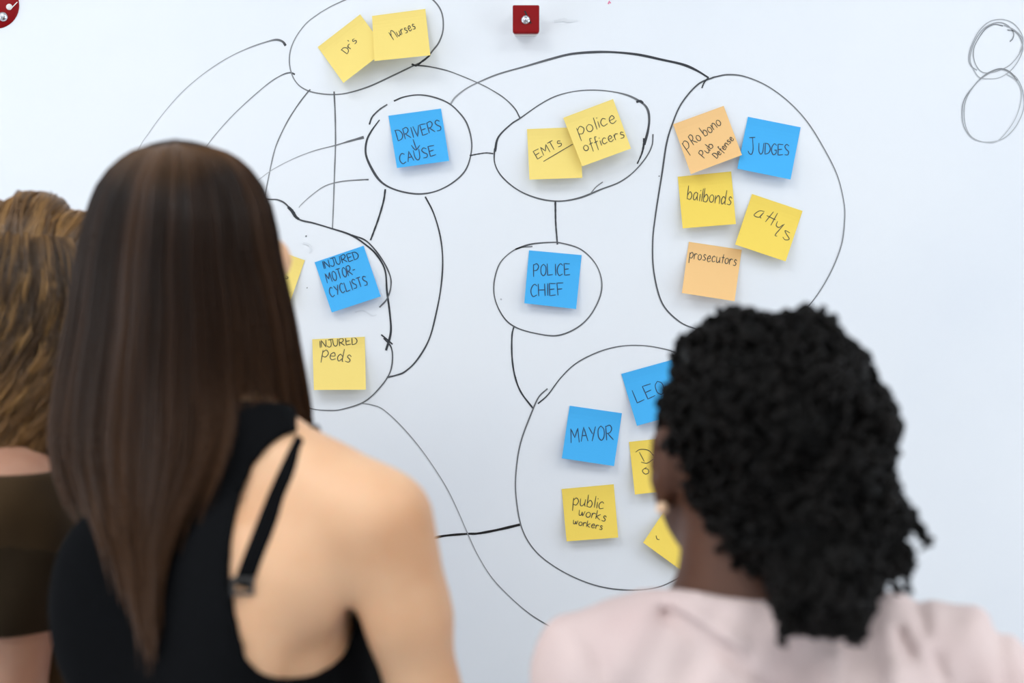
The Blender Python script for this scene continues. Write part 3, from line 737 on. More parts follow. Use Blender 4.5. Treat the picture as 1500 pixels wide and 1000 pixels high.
def back_surface(g, lo_only=True):
    """height map: smallest y inside the body for each x,z"""
    s = g.f < 0; any_ = s.any(1); first = s.argmax(1); y = np.where(any_, g.ax[1][first], np.nan)
    return y
def sample_back(g, bm, x, z):
    i = np.clip(np.searchsorted(g.ax[0], x), 0, bm.shape[0] - 1); k = np.clip(np.searchsorted(g.ax[2], z), 0, bm.shape[1] - 1)
    return bm[i, k]

m_eye = mat('eye_white', srgb(235, 232, 228), .2); m_iris = mat('eye_iris', srgb(60, 40, 28), .2)
m_denim = mat('dark_denim', srgb(44, 52, 72), .85, noise=(400, srgb(62, 70, 92), .4, .6), bump=.2, bscale=600)
m_shoe = mat('shoe_leather', srgb(38, 34, 32), .5)

# ================================================================== person with long straight hair, black top
def hair_profile(tab, y):
    tab = np.array(tab, float); return np.interp(y, tab[:, 0], tab[:, 1]), np.interp(y, tab[:, 0], tab[:, 2])

O1 = np.array([(300 - 750) * .0006, -.73, 0.0])
pc = empty('person', tuple(O1))
tag(pc, 'person with long straight dark brown hair in a black sleeveless top, bare right shoulder', 'person')
YAW1 = -math.radians(27)
HC1 = np.array([(285 - 750) * .000616 - O1[0] , .035, 1.548])
f1 = figure(1.0, YAW1,
    [((.231, -.065, 1.085), (.10, .165, 1.16), (-.95, .1, .12), (-.1, -.9, -.1)),
     ((-.125, .14, 1.10), (.065, .225, 1.175), (.95, -.15, .22), (-.1, -.9, -.1))],
    HC1, -math.radians(30), torso_off=(.024, 0), head_s=.93, sh=(.163, .122), shp=(-.004, .045), mus=.86, rib=.129, er=.029, ak=.022, um=.80, nr=.053, trap=1.424, fill=1)
ax1 = axes((-.30, -.26, 0), (.34, .36, 1.70), .98)
m_skin1 = skin_mat('light_skin', srgb(228, 184, 146), srgb(218, 168, 128))
_c = np.array(at(533, 940, O1[1] - .05)) - O1
f1['cuts'].append(('e', _c, (.0075, .12, .040), roty(math.radians(-10)), .012))
g1 = body_mesh(f1, ax1, m_skin1, pc)
eyes(f1, pc, m_eye, m_iris)
CUT1 = [(434,585),(436,632),(420,637),(396,652),(372,682),(352,730),(341,790),(338,850),(345,890),(353,930),(362,965),(380,984),(410,993),(450,990),(482,977),(504,957),(518,925),(523,885),(527,868),(545,850),(800,850),(800,585)]
FRONT1 = [(.118, 1.31), (.135, 1.27), (.4, 1.27), (.4, 1.6), (.135, 1.6), (.12, 1.36)]
def region1(X, Y, Z):
    W = f1['W']; lx = X * math.cos(-YAW1) - Y * math.sin(-YAW1); ly = X * math.sin(-YAW1) + Y * math.cos(-YAW1)
    Z3 = Z + 0 * lx; d = CAMD + (Y + O1[1]); k = FPX / d
    px = 750 + (X + O1[0]) * k + 0 * Z3; py = 500 - (Z + O1[2] - CAMZ) * k + 0 * X
    cut = -poly_sd(px, py, CUT1) * .0006
    fr = -poly_sd(lx + 0 * Z3, Z3, FRONT1)
    back = np.where(ly < 0.035, cut, fr)
    # the other arm hole stays outside the arm
    up = np.clip((lx + 0 * Z3 - .03) / .03, 0, 1); neck = Z3 - (1.438 + .010 * up - (.3 - .2 * up) * np.clip(ly, -.06, .2))
    return np.maximum(np.maximum(back, neck), .97 - Z3)
m_blk = mat('black_jersey', (.0035, .0038, .0045, 1), .85, noise=(500, (.005, .0055, .0065, 1), .4, .6), bump=.1, bscale=700, spec=.04)
ax_t = [ax1[0], ax1[1], ax1[2][(ax1[2] > .95) & (ax1[2] < 1.50)]]
larm = [p for p in f1['A'] if p[0] == 'c' and p[3] > .038 and p[1][0] < 0][:1]
garment('tank_top', f1['T'] + f1['N'] + larm, ax_t, .0045, region1, m_blk, pc, 2)
trousers_shoes(f1, ax1, pc, m_denim, m_shoe)
# bra strap: a flat band that follows the shoulder, from the top of the shoulder down to the back band
def onback(px, py, g, org, lift=.004, ytop=0.0):
    y = -.10
    for _ in range(12):
        p = at(px, py, org[1] + y); x = p[0] - org[0]; z = p[2]
        i = int(np.clip(np.searchsorted(g.ax[0], x), 0, len(g.ax[0]) - 1)); k = int(np.clip(np.searchsorted(g.ax[2], z), 0, len(g.ax[2]) - 1))
        col = g.f[i, :, k] < 0
        if col.any(): yy = float(g.ax[1][col.argmax()])
        else: return None
        y = .5 * y + .5 * yy
    return np.array([x, yy - lift, z])
def strap(pts, g, org, wd, thick):
    P = []
    for px, py in catmull(pts, 8):
        q = onback(px, py, g, org)
        if q is not None: P.append(q)
    P = np.array(P)
    for _ in range(24): P[1:-1] = .5 * P[1:-1] + .25 * (P[:-2] + P[2:])
    P = np.vstack([P[0] + np.array([.006, .045, -.02]), P[0] + np.array([.003, .02, .001]), P])
    T = np.gradient(P, axis=0); T /= np.linalg.norm(T, axis=1, keepdims=True)
    out = np.array([0.1, -1, .35]); out /= np.linalg.norm(out); Sd = np.cross(T, out); Sd /= np.linalg.norm(Sd, axis=1, keepdims=True)
    Nn = np.cross(Sd, T); V = []; n = len(P)
    for i in range(n):
        for a, b in ((-1, 0), (1, 0), (1, 1), (-1, 1)): V.append(P[i] + Sd[i] * a * wd / 2 + Nn[i] * (-.0 + b * thick) * (1 if Nn[i][1] < 0 else -1))
    F = [(4*i + k, 4*i + (k+1) % 4, 4*i + 4 + (k+1) % 4, 4*i + 4 + k) for i in range(n - 1) for k in range(4)] + [(0, 3, 2, 1), (4*n-4, 4*n-3, 4*n-2, 4*n-1)]
    return V, F, P
V, F, SP = strap([(451,635),(444,648),(434,668),(418,702),(402,738),(388,775),(374,810),(362,842),(357,858)], g1, O1, .0150, .0016)
st = mesh_obj('bra_strap', V, F, m_blk, pc, smooth=False)
m_ring = mat('dark_slider', srgb(46, 44, 42), .35, coat=.4)
q = SP[-2]; V, F = boxes([(-.009, -.003, -.007, .009, .0, -.004), (-.009, -.003, .004, .009, .0, .007), (-.009, -.003, -.004, -.006, .0, .004), (.006, -.003, -.004, .009, .0, .004)])
mesh_obj('strap_slider', V, F, m_ring, st, smooth=False, loc=tuple(q + np.array([0, -.001, 0])))

# hair --------------------------------------------------------------
TAB1 = [(204,250,262),(206,232,285),(210,212,308),(217,192,330),(228,176,349),(245,158,367),(270,141,384),(300,130,396),(340,120,405),(380,111,411),(430,103,424),(480,95,436),(540,82,446),(600,72,456),(640,66,461),(690,74,440),(740,98,392),(800,124,335),(860,148,305),(900,165,292),(935,180,284)]
DEP1 = [(204, .0), (208, .03), (215, .05), (230, .072), (255, .093), (300, .110), (350, .118), (420, .116), (500, .108), (600, .100), (940, .085)]
m_hair1 = mat('brown_hair', srgb(62, 42, 30), .36, attr='tint', spec=.22)
def yend1(s):
    return np.interp(s, [-1.02, -.9, -.75, -.55, -.3, -.05, .15, .3, .45, .6, .75, .9, 1.02], [690, 740, 800, 870, 935, 930, 850, 730, 610, 585, 625, 640, 636])
BM1 = back_surface(g1)
def hair_path1(phi, layer, q, yend, dx=0.0, push=.010):
    """phi (N,), layer (N,), q (M,) -> (N,M,3) in the person's frame"""
    y = 203.5 + (yend[:, None] - 203.5) * q[None, :] ** 1.75
    L, Rr = hair_profile(TAB1, y); y = y + 5 * np.clip((320 - y) / 110, 0, 1); s = np.cos(phi)[:, None]
    ctr = 258 + (np.clip(y, 204, 400) - 204) * .02
    mid = (L + Rr) / 2; half = (Rr - L) / 2
    px = mid + s * half * layer[:, None] + dx
    dp = np.interp(y, [a[0] for a in DEP1], [a[1] for a in DEP1])
    sn = np.sin(phi)[:, None]
    dep = np.where(sn > 0, sn * dp * layer[:, None], sn * .07 * np.interp(y, [204, 240, 320], [0, .6, 1]))
    # the hole between two locks beside the neck
    gx, gy = 129.0, 572.0; dy = (y - gy) / 34; w = np.exp(-dy**2 * 1.2) * 0
    dd = px - gx; px = px + np.sign(dd) * w * np.exp(-(dd / 30)**2)
    Yp = .028 - dep; k = (CAMD + O1[1] + Yp) / FPX
    X = (px - 750) * k - O1[0]; Z = CAMZ - (y - 500) * k
    bk = sample_back(g1, BM1, X, Z)
    tgt = bk - push - .022 * (layer[:, None] - .86) * 4
    m = (Z < 1.45) & ~np.isnan(bk) & (sn > -.1)
    wgt = np.clip((1.47 - Z) / .06, 0, 1) * np.clip((.80 - s) / .15, 0, 1)
    # lie on the back and follow it down
    Yn = np.where(m, np.minimum(Yp, tgt), Yp)
    Yn = np.where(m & (Z < 1.36), Yn * .35 + tgt * .65, Yn)
    Yf = Yp * (1 - wgt) + Yn * wgt
    for _ in range(4): Yf[:, 1:-1] = .5 * Yf[:, 1:-1] + .25 * (Yf[:, :-2] + Yf[:, 2:])
    k = (CAMD + O1[1] + Yf) / FPX
    P = np.stack([(px - 750) * k - O1[0], Yf, CAMZ - (y - 500) * k], -1)
    for _ in range(1): P[:, 1:-1, 1] = .5 * P[:, 1:-1, 1] + .25 * (P[:, :-2, 1] + P[:, 2:, 1])
    return P
def hair1():
    NC, NS, M = 210, 26, 34
    q = np.linspace(0.0, 1, M)
    cphi = RNG.uniform(math.radians(-22), math.radians(202), NC); clay = 0.86 + .14 * RNG.random(NC) ** .6
    base = .44 * np.array([srgb(58, 36, 22)[:3], srgb(74, 48, 31)[:3], srgb(42, 27, 18)[:3], srgb(96, 64, 40)[:3]])
    ccol = base[RNG.choice(4, NC, p=[.34, .26, .26, .14])]
    phi = np.repeat(cphi, NS) + RNG.normal(0, .045, NC * NS); lay = np.repeat(clay, NS) + RNG.normal(0, .018, NC * NS)
    lay = np.clip(lay, .8, 1.015)
    ye = yend1(np.cos(phi)) + np.repeat(RNG.normal(0, 24, NC), NS) + RNG.normal(0, 12, NC * NS)
    ph = np.repeat(RNG.uniform(0, 6.28, NC), NS)
    dx = np.repeat(RNG.normal(0, 3.0, NC), NS)[:, None] * np.clip(q[None] - .2, 0, 1) + 2.5 * np.sin(q[None] * 7 + ph[:, None]) * q[None]**1.5
    # strands of one lock draw together toward its tip
    P = hair_path1(phi, lay, q, ye, dx)
    Pc = hair_path1(cphi, clay, q, yend1(np.cos(cphi)), 0)
    G = np.repeat(Pc, NS, 0); conv = (np.clip(q - .55, 0, 1) / .45)[None, :, None] ** 1.3 * .45
    Pn = P.copy(); Pn[..., 0:2] = P[..., 0:2] * (1 - conv) + G[..., 0:2] * conv
    dd_ = CAMD + O1[1] + Pn[..., 1]; ppx = 750 + (Pn[..., 0] + O1[0]) * FPX / dd_; ppy = 500 - (Pn[..., 2] - CAMZ) * FPX / dd_
    e_ = ppx - (131 + (ppy - 572) * -.12); w_ = 0 * np.exp(-((ppy - 572) / 31)**2); m_ = (np.abs(e_) < 50) & (w_ > .5)
    ne = np.sign(e_) * (w_ + np.abs(e_) * (1 - w_ / 50)); Pn[..., 0] += np.where(m_, (ne - e_) * dd_ / FPX, 0)
    r = (.00078 * (1 - .75 * np.clip(q - .6, 0, 1) / .4))[None, :] * RNG.uniform(.7, 1.15, NC * NS)[:, None]
    col = np.repeat(ccol, NS, 0) * RNG.uniform(.7, 1.25, NC * NS)[:, None]
    tip = np.array(srgb(112, 76, 48)[:3]); rt = (np.interp(q, [0, .1, .3], [.8, .55, 0]))[None, :, None]; col = col[:, None, :] * (1 - rt) + np.array(srgb(112, 78, 44)[:3]) * rt; c = col * (1 - .42 * (q[None, :, None]**3)) + tip * .42 * (q[None, :, None]**3)  # golden tint at the roots paints the light on the crown into the colour
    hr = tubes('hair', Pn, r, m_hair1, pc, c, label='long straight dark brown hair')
    # the dense inner mass
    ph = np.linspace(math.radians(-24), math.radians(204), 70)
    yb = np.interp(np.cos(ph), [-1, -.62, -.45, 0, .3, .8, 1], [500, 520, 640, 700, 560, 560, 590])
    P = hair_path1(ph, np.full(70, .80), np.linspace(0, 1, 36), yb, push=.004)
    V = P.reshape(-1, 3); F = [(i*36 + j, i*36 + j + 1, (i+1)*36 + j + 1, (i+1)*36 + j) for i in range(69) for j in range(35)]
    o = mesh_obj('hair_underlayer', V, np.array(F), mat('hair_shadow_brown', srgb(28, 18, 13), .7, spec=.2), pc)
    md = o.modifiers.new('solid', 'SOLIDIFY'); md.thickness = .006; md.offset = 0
hair1()

# ================================================================== person with dark curly gathered hair, pale pink blouse
O2 = np.array([(1150 - 750) * .000545, -.84, 0.0])
pr = empty('person', tuple(O2))
tag(pr, 'person with black curly hair gathered at the nape, in a pale pink blouse', 'person')
HC2 = np.array([at(1102, 0, -.84)[0] - O2[0], .030, 1.405])
f2 = figure(.91, math.radians(-4),
    [((.225, .02, 1.02), (.21, .16, .86), (-.1, .9, -.3), (-.9, 0, -.2)), ((-.160, .135, 1.05), (-.03, .24, 1.03), (.9, .2, .1), (0, -.9, 0))],
    HC2, math.radians(10), torso_off=(0, 0), sh=(.168, .166), shp=(0, 0), head_s=1.03, trap=1.405, jaw=1.16, nr=.066, nrt=.062, nbx=-.032, shz=(-.014, 0))
ax2 = axes((-.36, -.24, 0), (.36, .36, 1.56), .95)
m_skin2 = skin_mat('dark_brown_skin', srgb(86, 52, 34), srgb(70, 40, 26), .08, .55)
g2 = body_mesh(f2, ax2, m_skin2, pr)
eyes(f2, pr, m_eye, m_iris)
NECK2 = [(700,700),(700,862),(992,862),(1020,866),(1060,874),(1110,880),(1160,878),(1210,872),(1290,866),(1700,868),(1700,700),(1700,400),(700,400)]
def region2(X, Y, Z):
    d = CAMD + (Y + O2[1]); k = FPX / d
    px = 750 + (X + O2[0]) * k + 0 * Z; py = 500 - (Z + O2[2] - CAMZ) * k + 0 * X
    cut = -poly_sd(px, py, NECK2) * .00055
    zz = Z + 0 * X + 0 * Y; top = zz - (1.298 - .25 * np.clip(Y, 0, .2))
    r = np.where(Y < .02, cut, top)
    return np.maximum(r, .858 - zz)
def seg(px, py, a, b):
    a = np.array(a, float); b = np.array(b, float); e = b - a; t = np.clip(((px - a[0]) * e[0] + (py - a[1]) * e[1]) / (e @ e), 0, 1)
    return np.hypot(px - a[0] - t * e[0], py - a[1] - t * e[1]), t
def wr2(X, Y, Z):
    """cloth folds: creases pulling away from the neck and loose drape"""
    d = CAMD + (Y + O2[1]); k = FPX / d
    px = 750 + (X + O2[0]) * k + 0 * Z; py = 500 - (Z + O2[2] - CAMZ) * k + 0 * X
    o = .0025 * np.sin(px * .028 + py * .021) + .002 * np.sin(px * .05 - py * .017 + 1.3) + .0012 * np.sin(px * .09 + py * .04)
    for a, b, amp, w in [((975,898),(1065,955),-.006,9),((1065,955),(1150,1040),-.005,12),((990,880),(1085,945),.004,11),((1318,925),(1338,965),-.006,7),
                         ((1345,885),(1355,925),-.007,7),((1370,960),(1385,1000),-.004,8),((1150,960),(1175,1010),-.005,14),((1200,930),(1180,1000),-.004,16),
                         ((860,930),(900,1010),-.003,14),((1460,920),(1475,1010),-.004,12),((1230,960),(1215,1030),.004,12),((1300,930),(1310,1010),.004,14)]:
        dd, t = seg(px, py, a, b); o = o + 1.7 * amp * np.exp(-(dd / w)**2)
    o = np.clip(o, -.0068, .012)
    return np.where(Y < .12, o, o * .4)
m_blouse = mat('pale_pink_cotton', srgb(218, 200, 197), .85, noise=(9, srgb(212, 190, 188), .4, .7), bump=.12, bscale=500, spec=.2, sheen=.15)
ax_b = [ax2[0], ax2[1], ax2[2][(ax2[2] > .84) & (ax2[2] < 1.36)]]
up2 = [p for i, p in enumerate(f2['A']) if p[0] == 'c' and p[3] > .033]
garment('blouse', f2['T'] + up2 + f2['N'], ax_b, .009, region2, m_blouse, pr, 2, wr2)
trousers_shoes(f2, ax2, pr, m_denim, m_shoe, top=.96)
p = f2['hc'] + f2['HM'] @ (np.array((-.079, -.010, -.042)) * f2['s'])
V, F = ball(.0052); mesh_obj('earring', V, F, mat('pearl', srgb(244, 206, 168), .25, coat=.6), pr, loc=tuple(p))['label'] = 'small round pearl earring'

m_hair2 = mat('black_hair', srgb(20, 17, 16), .55, attr='tint', spec=.1)
HY = .03
def P2(px, py, y): q = at(px, py, O2[1] + y); return np.array([q[0] - O2[0], y, q[2]])
def E2(px, py, y, rx, ry, rz, k=.02, M=None): return ('e', P2(px, py, y), (rx * .00054, rz, ry * .00054), M, k)
H2 = [E2(1138, 620, .012, 152, 148, .112), E2(1122, 520, .02, 62, 50, .07), E2(1172, 506, .0, 44, 44, .06, .012), E2(1070, 506, .01, 36, 40, .05, .012), E2(1030, 540, .03, 32, 48, .05, .012),
      E2(1240, 606, -.01, 46, 54, .07, .012), E2(1226, 690, -.03, 66, 78, .075), E2(1205, 770, -.06, 92, 90, .06, .03), E2(1120, 760, -.035, 74, 74, .055, .03),
      E2(1210, 850, -.10, 66, 56, .04, .02), E2(1016, 640, .02, 44, 80, .06, .02), E2(1044, 588, .01, 42, 56, .075, .012), E2(1195, 880, -.115, 34, 30, .028, .02)]
gh = Grid([np.arange(-.20, .26, .0045), np.arange(-.20, .18, .0045), np.arange(1.18, 1.56, .0045)])
for p in H2: gh.add(p)
X, Y, Z = np.meshgrid(*gh.ax, indexing='ij', sparse=True)
# keep the hair off the face, the ear and the bare side of the neck
HLx = (X - f2['hc'][0]) * math.cos(-math.radians(10)) - (Y - f2['hc'][1]) * math.sin(-math.radians(10))
HLy = (X - f2['hc'][0]) * math.sin(-math.radians(10)) + (Y - f2['hc'][1]) * math.cos(-math.radians(10))
face = np.maximum(.030 - HLy + 0 * Z, (Z + 0 * X + 0 * Y) - (f2['hc'][2] + .055))
d_ = CAMD + (Y + O2[1]); k_ = FPX / d_
pxg = 750 + (X + O2[0]) * k_ + 0 * Z; pyg = 500 - (Z - CAMZ) * k_ + 0 * X
NCUT = [(900,638),(978,645),(1006,690),(1020,735),(1038,780),(1064,825),(1095,862),(1120,900),(1120,1100),(900,1100)]
nk = poly_sd(pxg, pyg, NCUT) * .00054
lumps = .004 * np.sin(X * 95 + 2) * np.sin(Z * 110 + 1) + .0035 * np.sin(X * 210 + Z * 60) * np.sin(Z * 240 + Y * 90) * np.sin(Y * 230 + 1)
hf = np.maximum(np.maximum(gh.f - lumps, -face), -nk).astype(np.float32)
Vh, Qh = surface_nets(hf, gh.ax, 1)
ho = mesh_obj('hair', Vh, Qh, m_hair2, pr, cols=np.tile(np.array([.002, .0018, .0016]), (len(Vh), 1))); ho['label'] = 'black curly hair gathered low at the nape'
def curls2():
    fn = np.zeros((len(Vh), 3)); a = Vh[Qh[:, 0]]; n = np.cross(Vh[Qh[:, 2]] - a, Vh[Qh[:, 3]] - Vh[Qh[:, 1]])
    for k in range(4): np.add.at(fn, Qh[:, k], n)
    fn /= np.linalg.norm(fn, axis=1, keepdims=True) + 1e-9
    # outward check
    if (fn * (Vh - Vh.mean(0))).sum() < 0: fn = -fn
    gather = P2(1205, 790, -.09)
    NK = 1250; idx = RNG.choice(len(Vh), NK, replace=False); M = 26
    out = []; rad = []; col = []
    from_kd = __import__('mathutils').kdtree.KDTree(len(Vh))
    for i, v in enumerate(Vh): from_kd.insert(v, i)
    from_kd.balance()
    for i in idx:
        p = Vh[i].copy(); v0 = p.copy(); Ls = RNG.uniform(.035, .07); step = Ls / (M - 1); path = []; nn = []
        rnd = RNG.normal(0, .55, 3); q = p.copy()
        for j in range(M):
            co, ii, _ = from_kd.find(q); nrm = fn[ii]
            d = gather - q; d = d / (np.linalg.norm(d) + 1e-6) + rnd; 
            if q[2] < gather[2]: d = np.array([.0, -.1, -1.0]) + rnd * .6
            d -= nrm * (d @ nrm); d /= np.linalg.norm(d) + 1e-6
            path.append(np.array(co) + nrm * .003); nn.append(nrm); q = np.array(co) + d * step
        path = np.array(path); nn = np.array(nn)
        T = np.gradient(path, axis=0); T /= np.linalg.norm(T, axis=1, keepdims=True) + 1e-9; B = np.cross(T, nn)
        tt = np.linspace(0, 1, M); w = RNG.uniform(3.0, 4.6) * 6.28 * Ls / .05; f0 = RNG.uniform(0, 6.28); rr = RNG.uniform(.0025, .0062)
        env = np.sin(np.clip(tt * 1.15, 0, 1) * math.pi) ** .5
        path += (nn * np.cos(tt * w + f0)[:, None] + B * np.sin(tt * w + f0)[:, None]) * rr * env[:, None]
        out.append(path); rad.append(np.interp(tt, [0, .12, .8, 1], [.0008, .0031, .0027, .0009]) * RNG.uniform(.7, 1.15))
        c = np.array([.0035, .003, .0028]) * RNG.uniform(.4, 2.2); col.append(np.tile(c, (M, 1)))
    # loose curls that leave the mass
    def loose(pts, y, r, cr=.0028, w=9):
        P = catmull(pts, 8); n = len(P); yy = np.linspace(y, y - .015, n); Q = np.array([P2(a, b, yv) for (a, b), yv in zip(P, yy)])
        s_ = np.linspace(0, 1, n); ix = np.linspace(0, n - 1, M); R = np.stack([np.interp(ix, np.arange(n), Q[:, k]) for k in range(3)], 1)
        tt = np.linspace(0, 1, M); f0 = RNG.uniform(0, 6.28)
        R[:, 0] += cr * np.cos(tt * w * 3 + f0); R[:, 1] += cr * np.sin(tt * w * 3 + f0)
        out.append(R); rad.append(r * np.interp(tt, [0, .7, 1], [1, .85, .35])); col.append(np.tile(np.array([.004, .0034, .003]), (M, 1)))
    L = [([(1285,735),(1310,745),(1335,755),(1348,770),(1352,790),(1356,805)], .0034), ([(1280,745),(1300,742),(1325,760),(1340,772),(1343,762)], .003),
         ([(1335,757),(1345,775),(1358,788),(1360,800)], .0028), ([(1280,790),(1305,790),(1322,800),(1326,815),(1315,826)], .003),
         ([(1270,820),(1295,812),(1312,800),(1318,785)], .003), ([(1290,828),(1302,835),(1310,850),(1320,862),(1331,866)], .0016),
         ([(1300,830),(1308,846),(1312,862),(1316,870)], .0016), ([(1318,830),(1326,845),(1331,860),(1334,868)], .0014), ([(1290,760),(1310,775),(1318,800),(1300,822),(1285,835)], .0034),
         ([(1150,860),(1153,885),(1150,910),(1146,930),(1147,946)], .0044), ([(1160,870),(1160,895),(1153,915),(1149,940)], .0042),
         ([(1222,855),(1236,885),(1243,910),(1240,940)], .0058), ([(1240,855),(1254,885),(1260,912),(1262,943)], .0056), ([(1232,865),(1240,900),(1252,925),(1247,946)], .0056), ([(1228,860),(1248,890),(1252,915),(1254,940)], .005),
         ([(1185,870),(1190,895),(1200,912),(1210,920)], .004), ([(1215,880),(1212,900),(1208,918)], .004), ([(1260,840),(1275,850),(1286,858),(1280,870)], .0034),
         ([(1175,462),(1185,458),(1192,470),(1188,485)], .004), ([(1055,480),(1060,466),(1068,462),(1076,470)], .004), ([(1082,468),(1090,462),(1096,472)], .003),
         ([(1300,620),(1313,616),(1319,628),(1310,640),(1300,650)], .0036), ([(1012,492),(1016,486),(1024,492),(1030,500)], .0032)]
    for pts, r in L:
        yb = -.06 if pts[0][1] > 700 else .0
        if pts[0][1] > 840: yb = -.13
        for k in range(2): loose([(a + RNG.normal(0, 2), b + RNG.normal(0, 2)) for a, b in pts], yb, r * .8)
    for a in range(170):   # fuzz of short curls around the outline of the bunch
        px, py = RNG.uniform(1262, 1322), RNG.uniform(752, 846)
        loose([(px + RNG.normal(0, 10), py + RNG.normal(0, 10)) for _ in range(4)], RNG.uniform(-.09, -.03), .0024)
    tubes('hair_curl', np.array(out), np.array(rad), m_hair2, ho, np.array(col), sides=5)['kind'] = 'stuff'
curls2()

# ================================================================== person with wavy highlighted hair, olive brown shirt
O3 = np.array([(15 - 750) * .00075, -.42, 0.0])
pl = empty('person', tuple(O3))
tag(pl, 'person with wavy golden-highlighted brown hair in an olive brown short-sleeved shirt', 'person')
YAW3 = -math.radians(78)
HC3 = np.array([at(28, 0, O3[1])[0] - O3[0], .0, 1.535])
f3 = figure(.985, YAW3,
    [((.052, -.165, 1.075), (.095, -.14, .84), (.1, .05, -1), (-.2, 1, 0)), ((.052, .185, 1.085), (.11, .17, .85), (.1, -.05, -1), (-.2, -1, 0))],
    HC3, -math.radians(14), torso_off=(.03, 0), sh=(.158, .158), shp=(0, 0), mus=1.06, head_s=.93)
ax3 = axes((-.22, -.28, 0), (.36, .30, 1.72), .78)
m_skin3 = skin_mat('beige_skin', srgb(190, 146, 122), srgb(174, 126, 104))
g3 = body_mesh(f3, ax3, m_skin3, pl)
eyes(f3, pl, m_eye, m_iris)
m_shirt = mat('olive_brown_cotton', srgb(64, 48, 28), .85, noise=(12, srgb(54, 40, 23), .4, .65), bump=.15, bscale=500, spec=.2)
NB = np.array([0, 0, 0])
def region3(X, Y, Z):
    zz = Z + 0 * X + 0 * Y; r = np.hypot(X + 0 * Z - .01, (Y + 0 * Z) * .8)
    neck = (.118 - r) * .8 + np.clip(1.33 - zz, -.2, 0) * 0
    neck = np.where(zz > 1.30, neck, -1)
    return np.maximum(np.maximum(neck, .90 - zz), zz - 1.371)
up3 = [p for p in f3['A'] if p[0] == 'c' and p[3] > .034]
def wr3(X, Y, Z): return .002 * np.sin(Z * 60 + X * 40) + .0015 * np.sin(X * 90 - Z * 50) + 0 * Y
ax_s = [ax3[0], ax3[1], ax3[2][(ax3[2] > .84) & (ax3[2] < 1.45)]]
garment('shirt', f3['T'], ax_s, .010, region3, m_shirt, pl, 2, wr3)
for sd_ in (-1, 1):
    pr_ = [p for p in up3 if p[1][1] * sd_ > 0]
    def rs_(X, Y, Z, sd_=sd_):
        zz = Z + 0 * X + 0 * Y; return np.maximum(np.maximum(1.5 - (917 - 500) * .000675 - zz, zz - 1.371), .085 - (Y + 0 * zz) * sd_)
    garment('sleeve', pr_ + f3['T'][4:], [ax_s[0], ax_s[1], ax_s[2][ax_s[2] > 1.18]], .0104, rs_, m_shirt, pl, 2, wr3)
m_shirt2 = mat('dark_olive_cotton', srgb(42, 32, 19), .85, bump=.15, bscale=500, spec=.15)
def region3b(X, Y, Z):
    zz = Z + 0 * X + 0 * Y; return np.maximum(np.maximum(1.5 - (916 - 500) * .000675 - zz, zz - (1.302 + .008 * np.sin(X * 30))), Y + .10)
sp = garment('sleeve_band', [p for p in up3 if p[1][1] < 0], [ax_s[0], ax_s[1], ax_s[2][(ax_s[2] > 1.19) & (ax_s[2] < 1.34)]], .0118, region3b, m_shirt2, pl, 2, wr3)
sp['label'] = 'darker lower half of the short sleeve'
trousers_shoes(f3, ax3, pl, m_denim, m_shoe)
m_hair3 = mat('wavy_hair', srgb(110, 80, 48), .4, attr='tint', spec=.5, coat=.1)
K3 = .00069
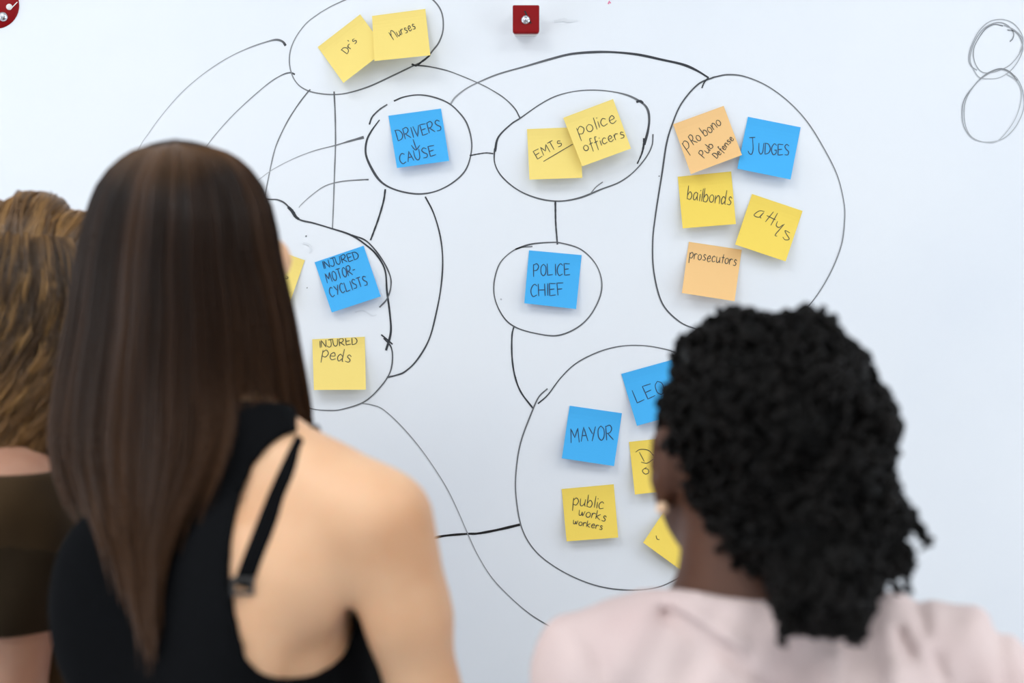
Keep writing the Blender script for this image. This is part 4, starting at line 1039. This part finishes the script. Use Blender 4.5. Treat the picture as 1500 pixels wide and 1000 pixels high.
def hair3():
    cx, cy, cz = HC3[0] + .010, -.005, HC3[2] + .018
    rx, ry, rz = .130, .112, .108
    zt = CAMZ - (287 - 500) * K3; rz = .112; cz = zt - rz
    M = 40; q = np.linspace(0, 1, M)
    zpart = CAMZ - (340 - 500) * K3
    NC, NS = 400, 13
    # near side: strands leave the parting (a curve across the crown, highest toward us) and fall
    th = RNG.uniform(math.radians(182), math.radians(358), NC)          # azimuth, camera side
    lay = .93 + .1 * RNG.random(NC)
    def near(th, lay, yend, amp, ph, lam):
        el0 = np.arcsin(np.clip((zpart - cz) / rz, -1, 1)) + .05 * np.sin(th * 3)
        zend = CAMZ - (yend - 500) * K3
        el = el0[:, None] * (1 - np.clip(q * 3.2, 0, 1))[None]                  # down the dome to the equator
        zeq = cz
        X = cx + rx * np.cos(el) * np.cos(th)[:, None] * lay[:, None]
        Y = cy + ry * np.cos(el) * np.sin(th)[:, None] * lay[:, None]
        Z = cz + rz * np.sin(el)
        f = np.clip((q - 1 / 3.2) / (1 - 1 / 3.2), 0, 1)[None]
        Z = Z * (f <= 0) + (zeq + (zend[:, None] - zeq) * f) * (f > 0)
        X = X + (.008 * np.sin(f * 3.1) - .060 * f * (np.cos(th)[:, None] > 0) - .05 * f * (np.cos(th)[:, None] <= 0)) * np.cos(th)[:, None]; Y = Y + (.0 - .020 * f) * (np.sin(th)[:, None] < 0)
        wv = amp[:, None] * np.clip(q * 1.6, 0.12, 1)[None]**1.2
        L = (cz + rz - Z)
        X = X + wv * np.sin(L / lam[:, None] * 6.28 + ph[:, None]); Y = Y + wv * .8 * np.cos(L / lam[:, None] * 6.28 + ph[:, None])
        return np.stack([X, Y, Z], -1)
    rep = lambda a: np.repeat(a, NS)
    yend = RNG.uniform(640, 712, NC); amp = RNG.uniform(.004, .009, NC); ph = RNG.uniform(0, 6.28, NC); lam = RNG.uniform(.06, .085, NC)
    P = near(rep(th) + RNG.normal(0, .035, NC * NS), rep(lay) + RNG.normal(0, .015, NC * NS), rep(yend) + RNG.normal(0, 8, NC * NS), rep(amp) * RNG.uniform(.8, 1.2, NC * NS), rep(ph) + RNG.normal(0, .25, NC * NS), rep(lam))
    pal = .55 * np.array([srgb(92, 70, 50)[:3], srgb(58, 43, 31)[:3], srgb(120, 92, 60)[:3], srgb(196, 150, 88)[:3]])
    cc = pal[RNG.choice(4, NC, p=[.38, .32, .2, .10])]
    def colour(ccs, n, lift):
        c = np.repeat(ccs, NS, 0)[:, None, :] * RNG.uniform(.75, 1.25, (n, 1, 1)); g = np.array(srgb(168, 122, 68)[:3])
        w = (np.interp(q, [0, .1, .45, .75, 1], lift))[None, :, None] * RNG.uniform(.4, 1.4, (n, 1, 1)); w = np.clip(w, 0, 1)
        return c * (1 - w) + g * w
    r = np.interp(q, [0, .8, 1], [.00055, .0005, .0003])[None] * RNG.uniform(.7, 1.1, (NC * NS, 1))
    h = tubes('hair', P, r, m_hair3, pl, colour(cc, NC * NS, [.25, .08, .1, .5, .65]), label='wavy brown hair with golden highlights')
    # far side: strands rise from the parting, go over the top and down the other side
    NC2 = 180; xs = RNG.uniform(-.95, .95, NC2)
    X0 = np.repeat(xs, NS) + RNG.normal(0, .02, NC2 * NS); a = np.linspace(0, 1, M)[None]
    lump = .006 * np.sin(X0 * 11)[:, None] + .003 * np.sin(X0 * 27 + 1)[:, None]
    ang0 = math.radians(-52); ang = ang0 + (math.radians(58) - ang0) * a                      # -90 = toward the camera, 0 = top, +90 far side
    w = np.sqrt(np.clip(1 - X0**2, .02, 1))[:, None]; ly = np.repeat(RNG.uniform(.97, 1.05, NC2), NS)[:, None] + RNG.normal(0, .012, (NC2 * NS, 1))
    bulge = .93 + .13 * np.sin(np.clip((ang - ang0) / 1.3, 0, 1) * math.pi)
    sway = .006 * np.sin(a * 9 + np.repeat(RNG.uniform(0, 6.28, NC2), NS)[:, None])
    X = cx + rx * X0[:, None] * bulge + sway; Y = cy + ry * w * np.sin(ang) * bulge * ly; Z = cz + (rz + lump) * w * np.cos(ang) * bulge * ly
    dropm = ang > math.radians(80)
    Z = np.where(dropm, Z - (ang - math.radians(80)) * .55, Z)
    P = np.stack([X, Y, Z], -1); n = NC2 * NS
    r = np.full((n, M), .0007) * RNG.uniform(.7, 1.1, (n, 1))
    cc = pal[RNG.choice(4, NC2, p=[.3, .25, .25, .2])]
    tubes('hair_crown', P, r, m_hair3, h, colour(cc, n, [.1, .25, .6, .3, .3]))
    fl = []
    for x_ in (-.02, .012, .02, -.045):
        t_ = np.linspace(0, 1, M); x0 = cx + x_ + .0; fl.append(np.stack([x0 + .02 * t_ * math.copysign(1, x_) , cy + 0 * t_, zt - .004 + .012 * np.sin(t_ * 2.4)], 1))
    fl = np.array(fl); tubes('flyaway', fl, np.full(fl.shape[:2], .00025), m_hair3, h, np.tile(np.array(srgb(110, 80, 50)[:3]), (4, M, 1)))['kind'] = 'stuff'
    # inner mass
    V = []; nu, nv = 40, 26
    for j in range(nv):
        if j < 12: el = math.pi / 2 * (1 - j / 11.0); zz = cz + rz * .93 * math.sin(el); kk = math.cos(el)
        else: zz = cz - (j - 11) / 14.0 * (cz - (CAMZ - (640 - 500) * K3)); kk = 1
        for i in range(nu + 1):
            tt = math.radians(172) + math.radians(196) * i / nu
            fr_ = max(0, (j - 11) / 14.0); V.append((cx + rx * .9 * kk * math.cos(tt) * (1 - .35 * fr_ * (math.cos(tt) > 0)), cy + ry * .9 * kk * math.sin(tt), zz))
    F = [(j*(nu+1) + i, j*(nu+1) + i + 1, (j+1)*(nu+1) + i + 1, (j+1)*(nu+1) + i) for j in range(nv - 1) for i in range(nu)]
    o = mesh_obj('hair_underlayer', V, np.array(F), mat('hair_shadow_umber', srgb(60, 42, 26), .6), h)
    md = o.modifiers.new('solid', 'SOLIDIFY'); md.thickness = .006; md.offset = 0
hair3()
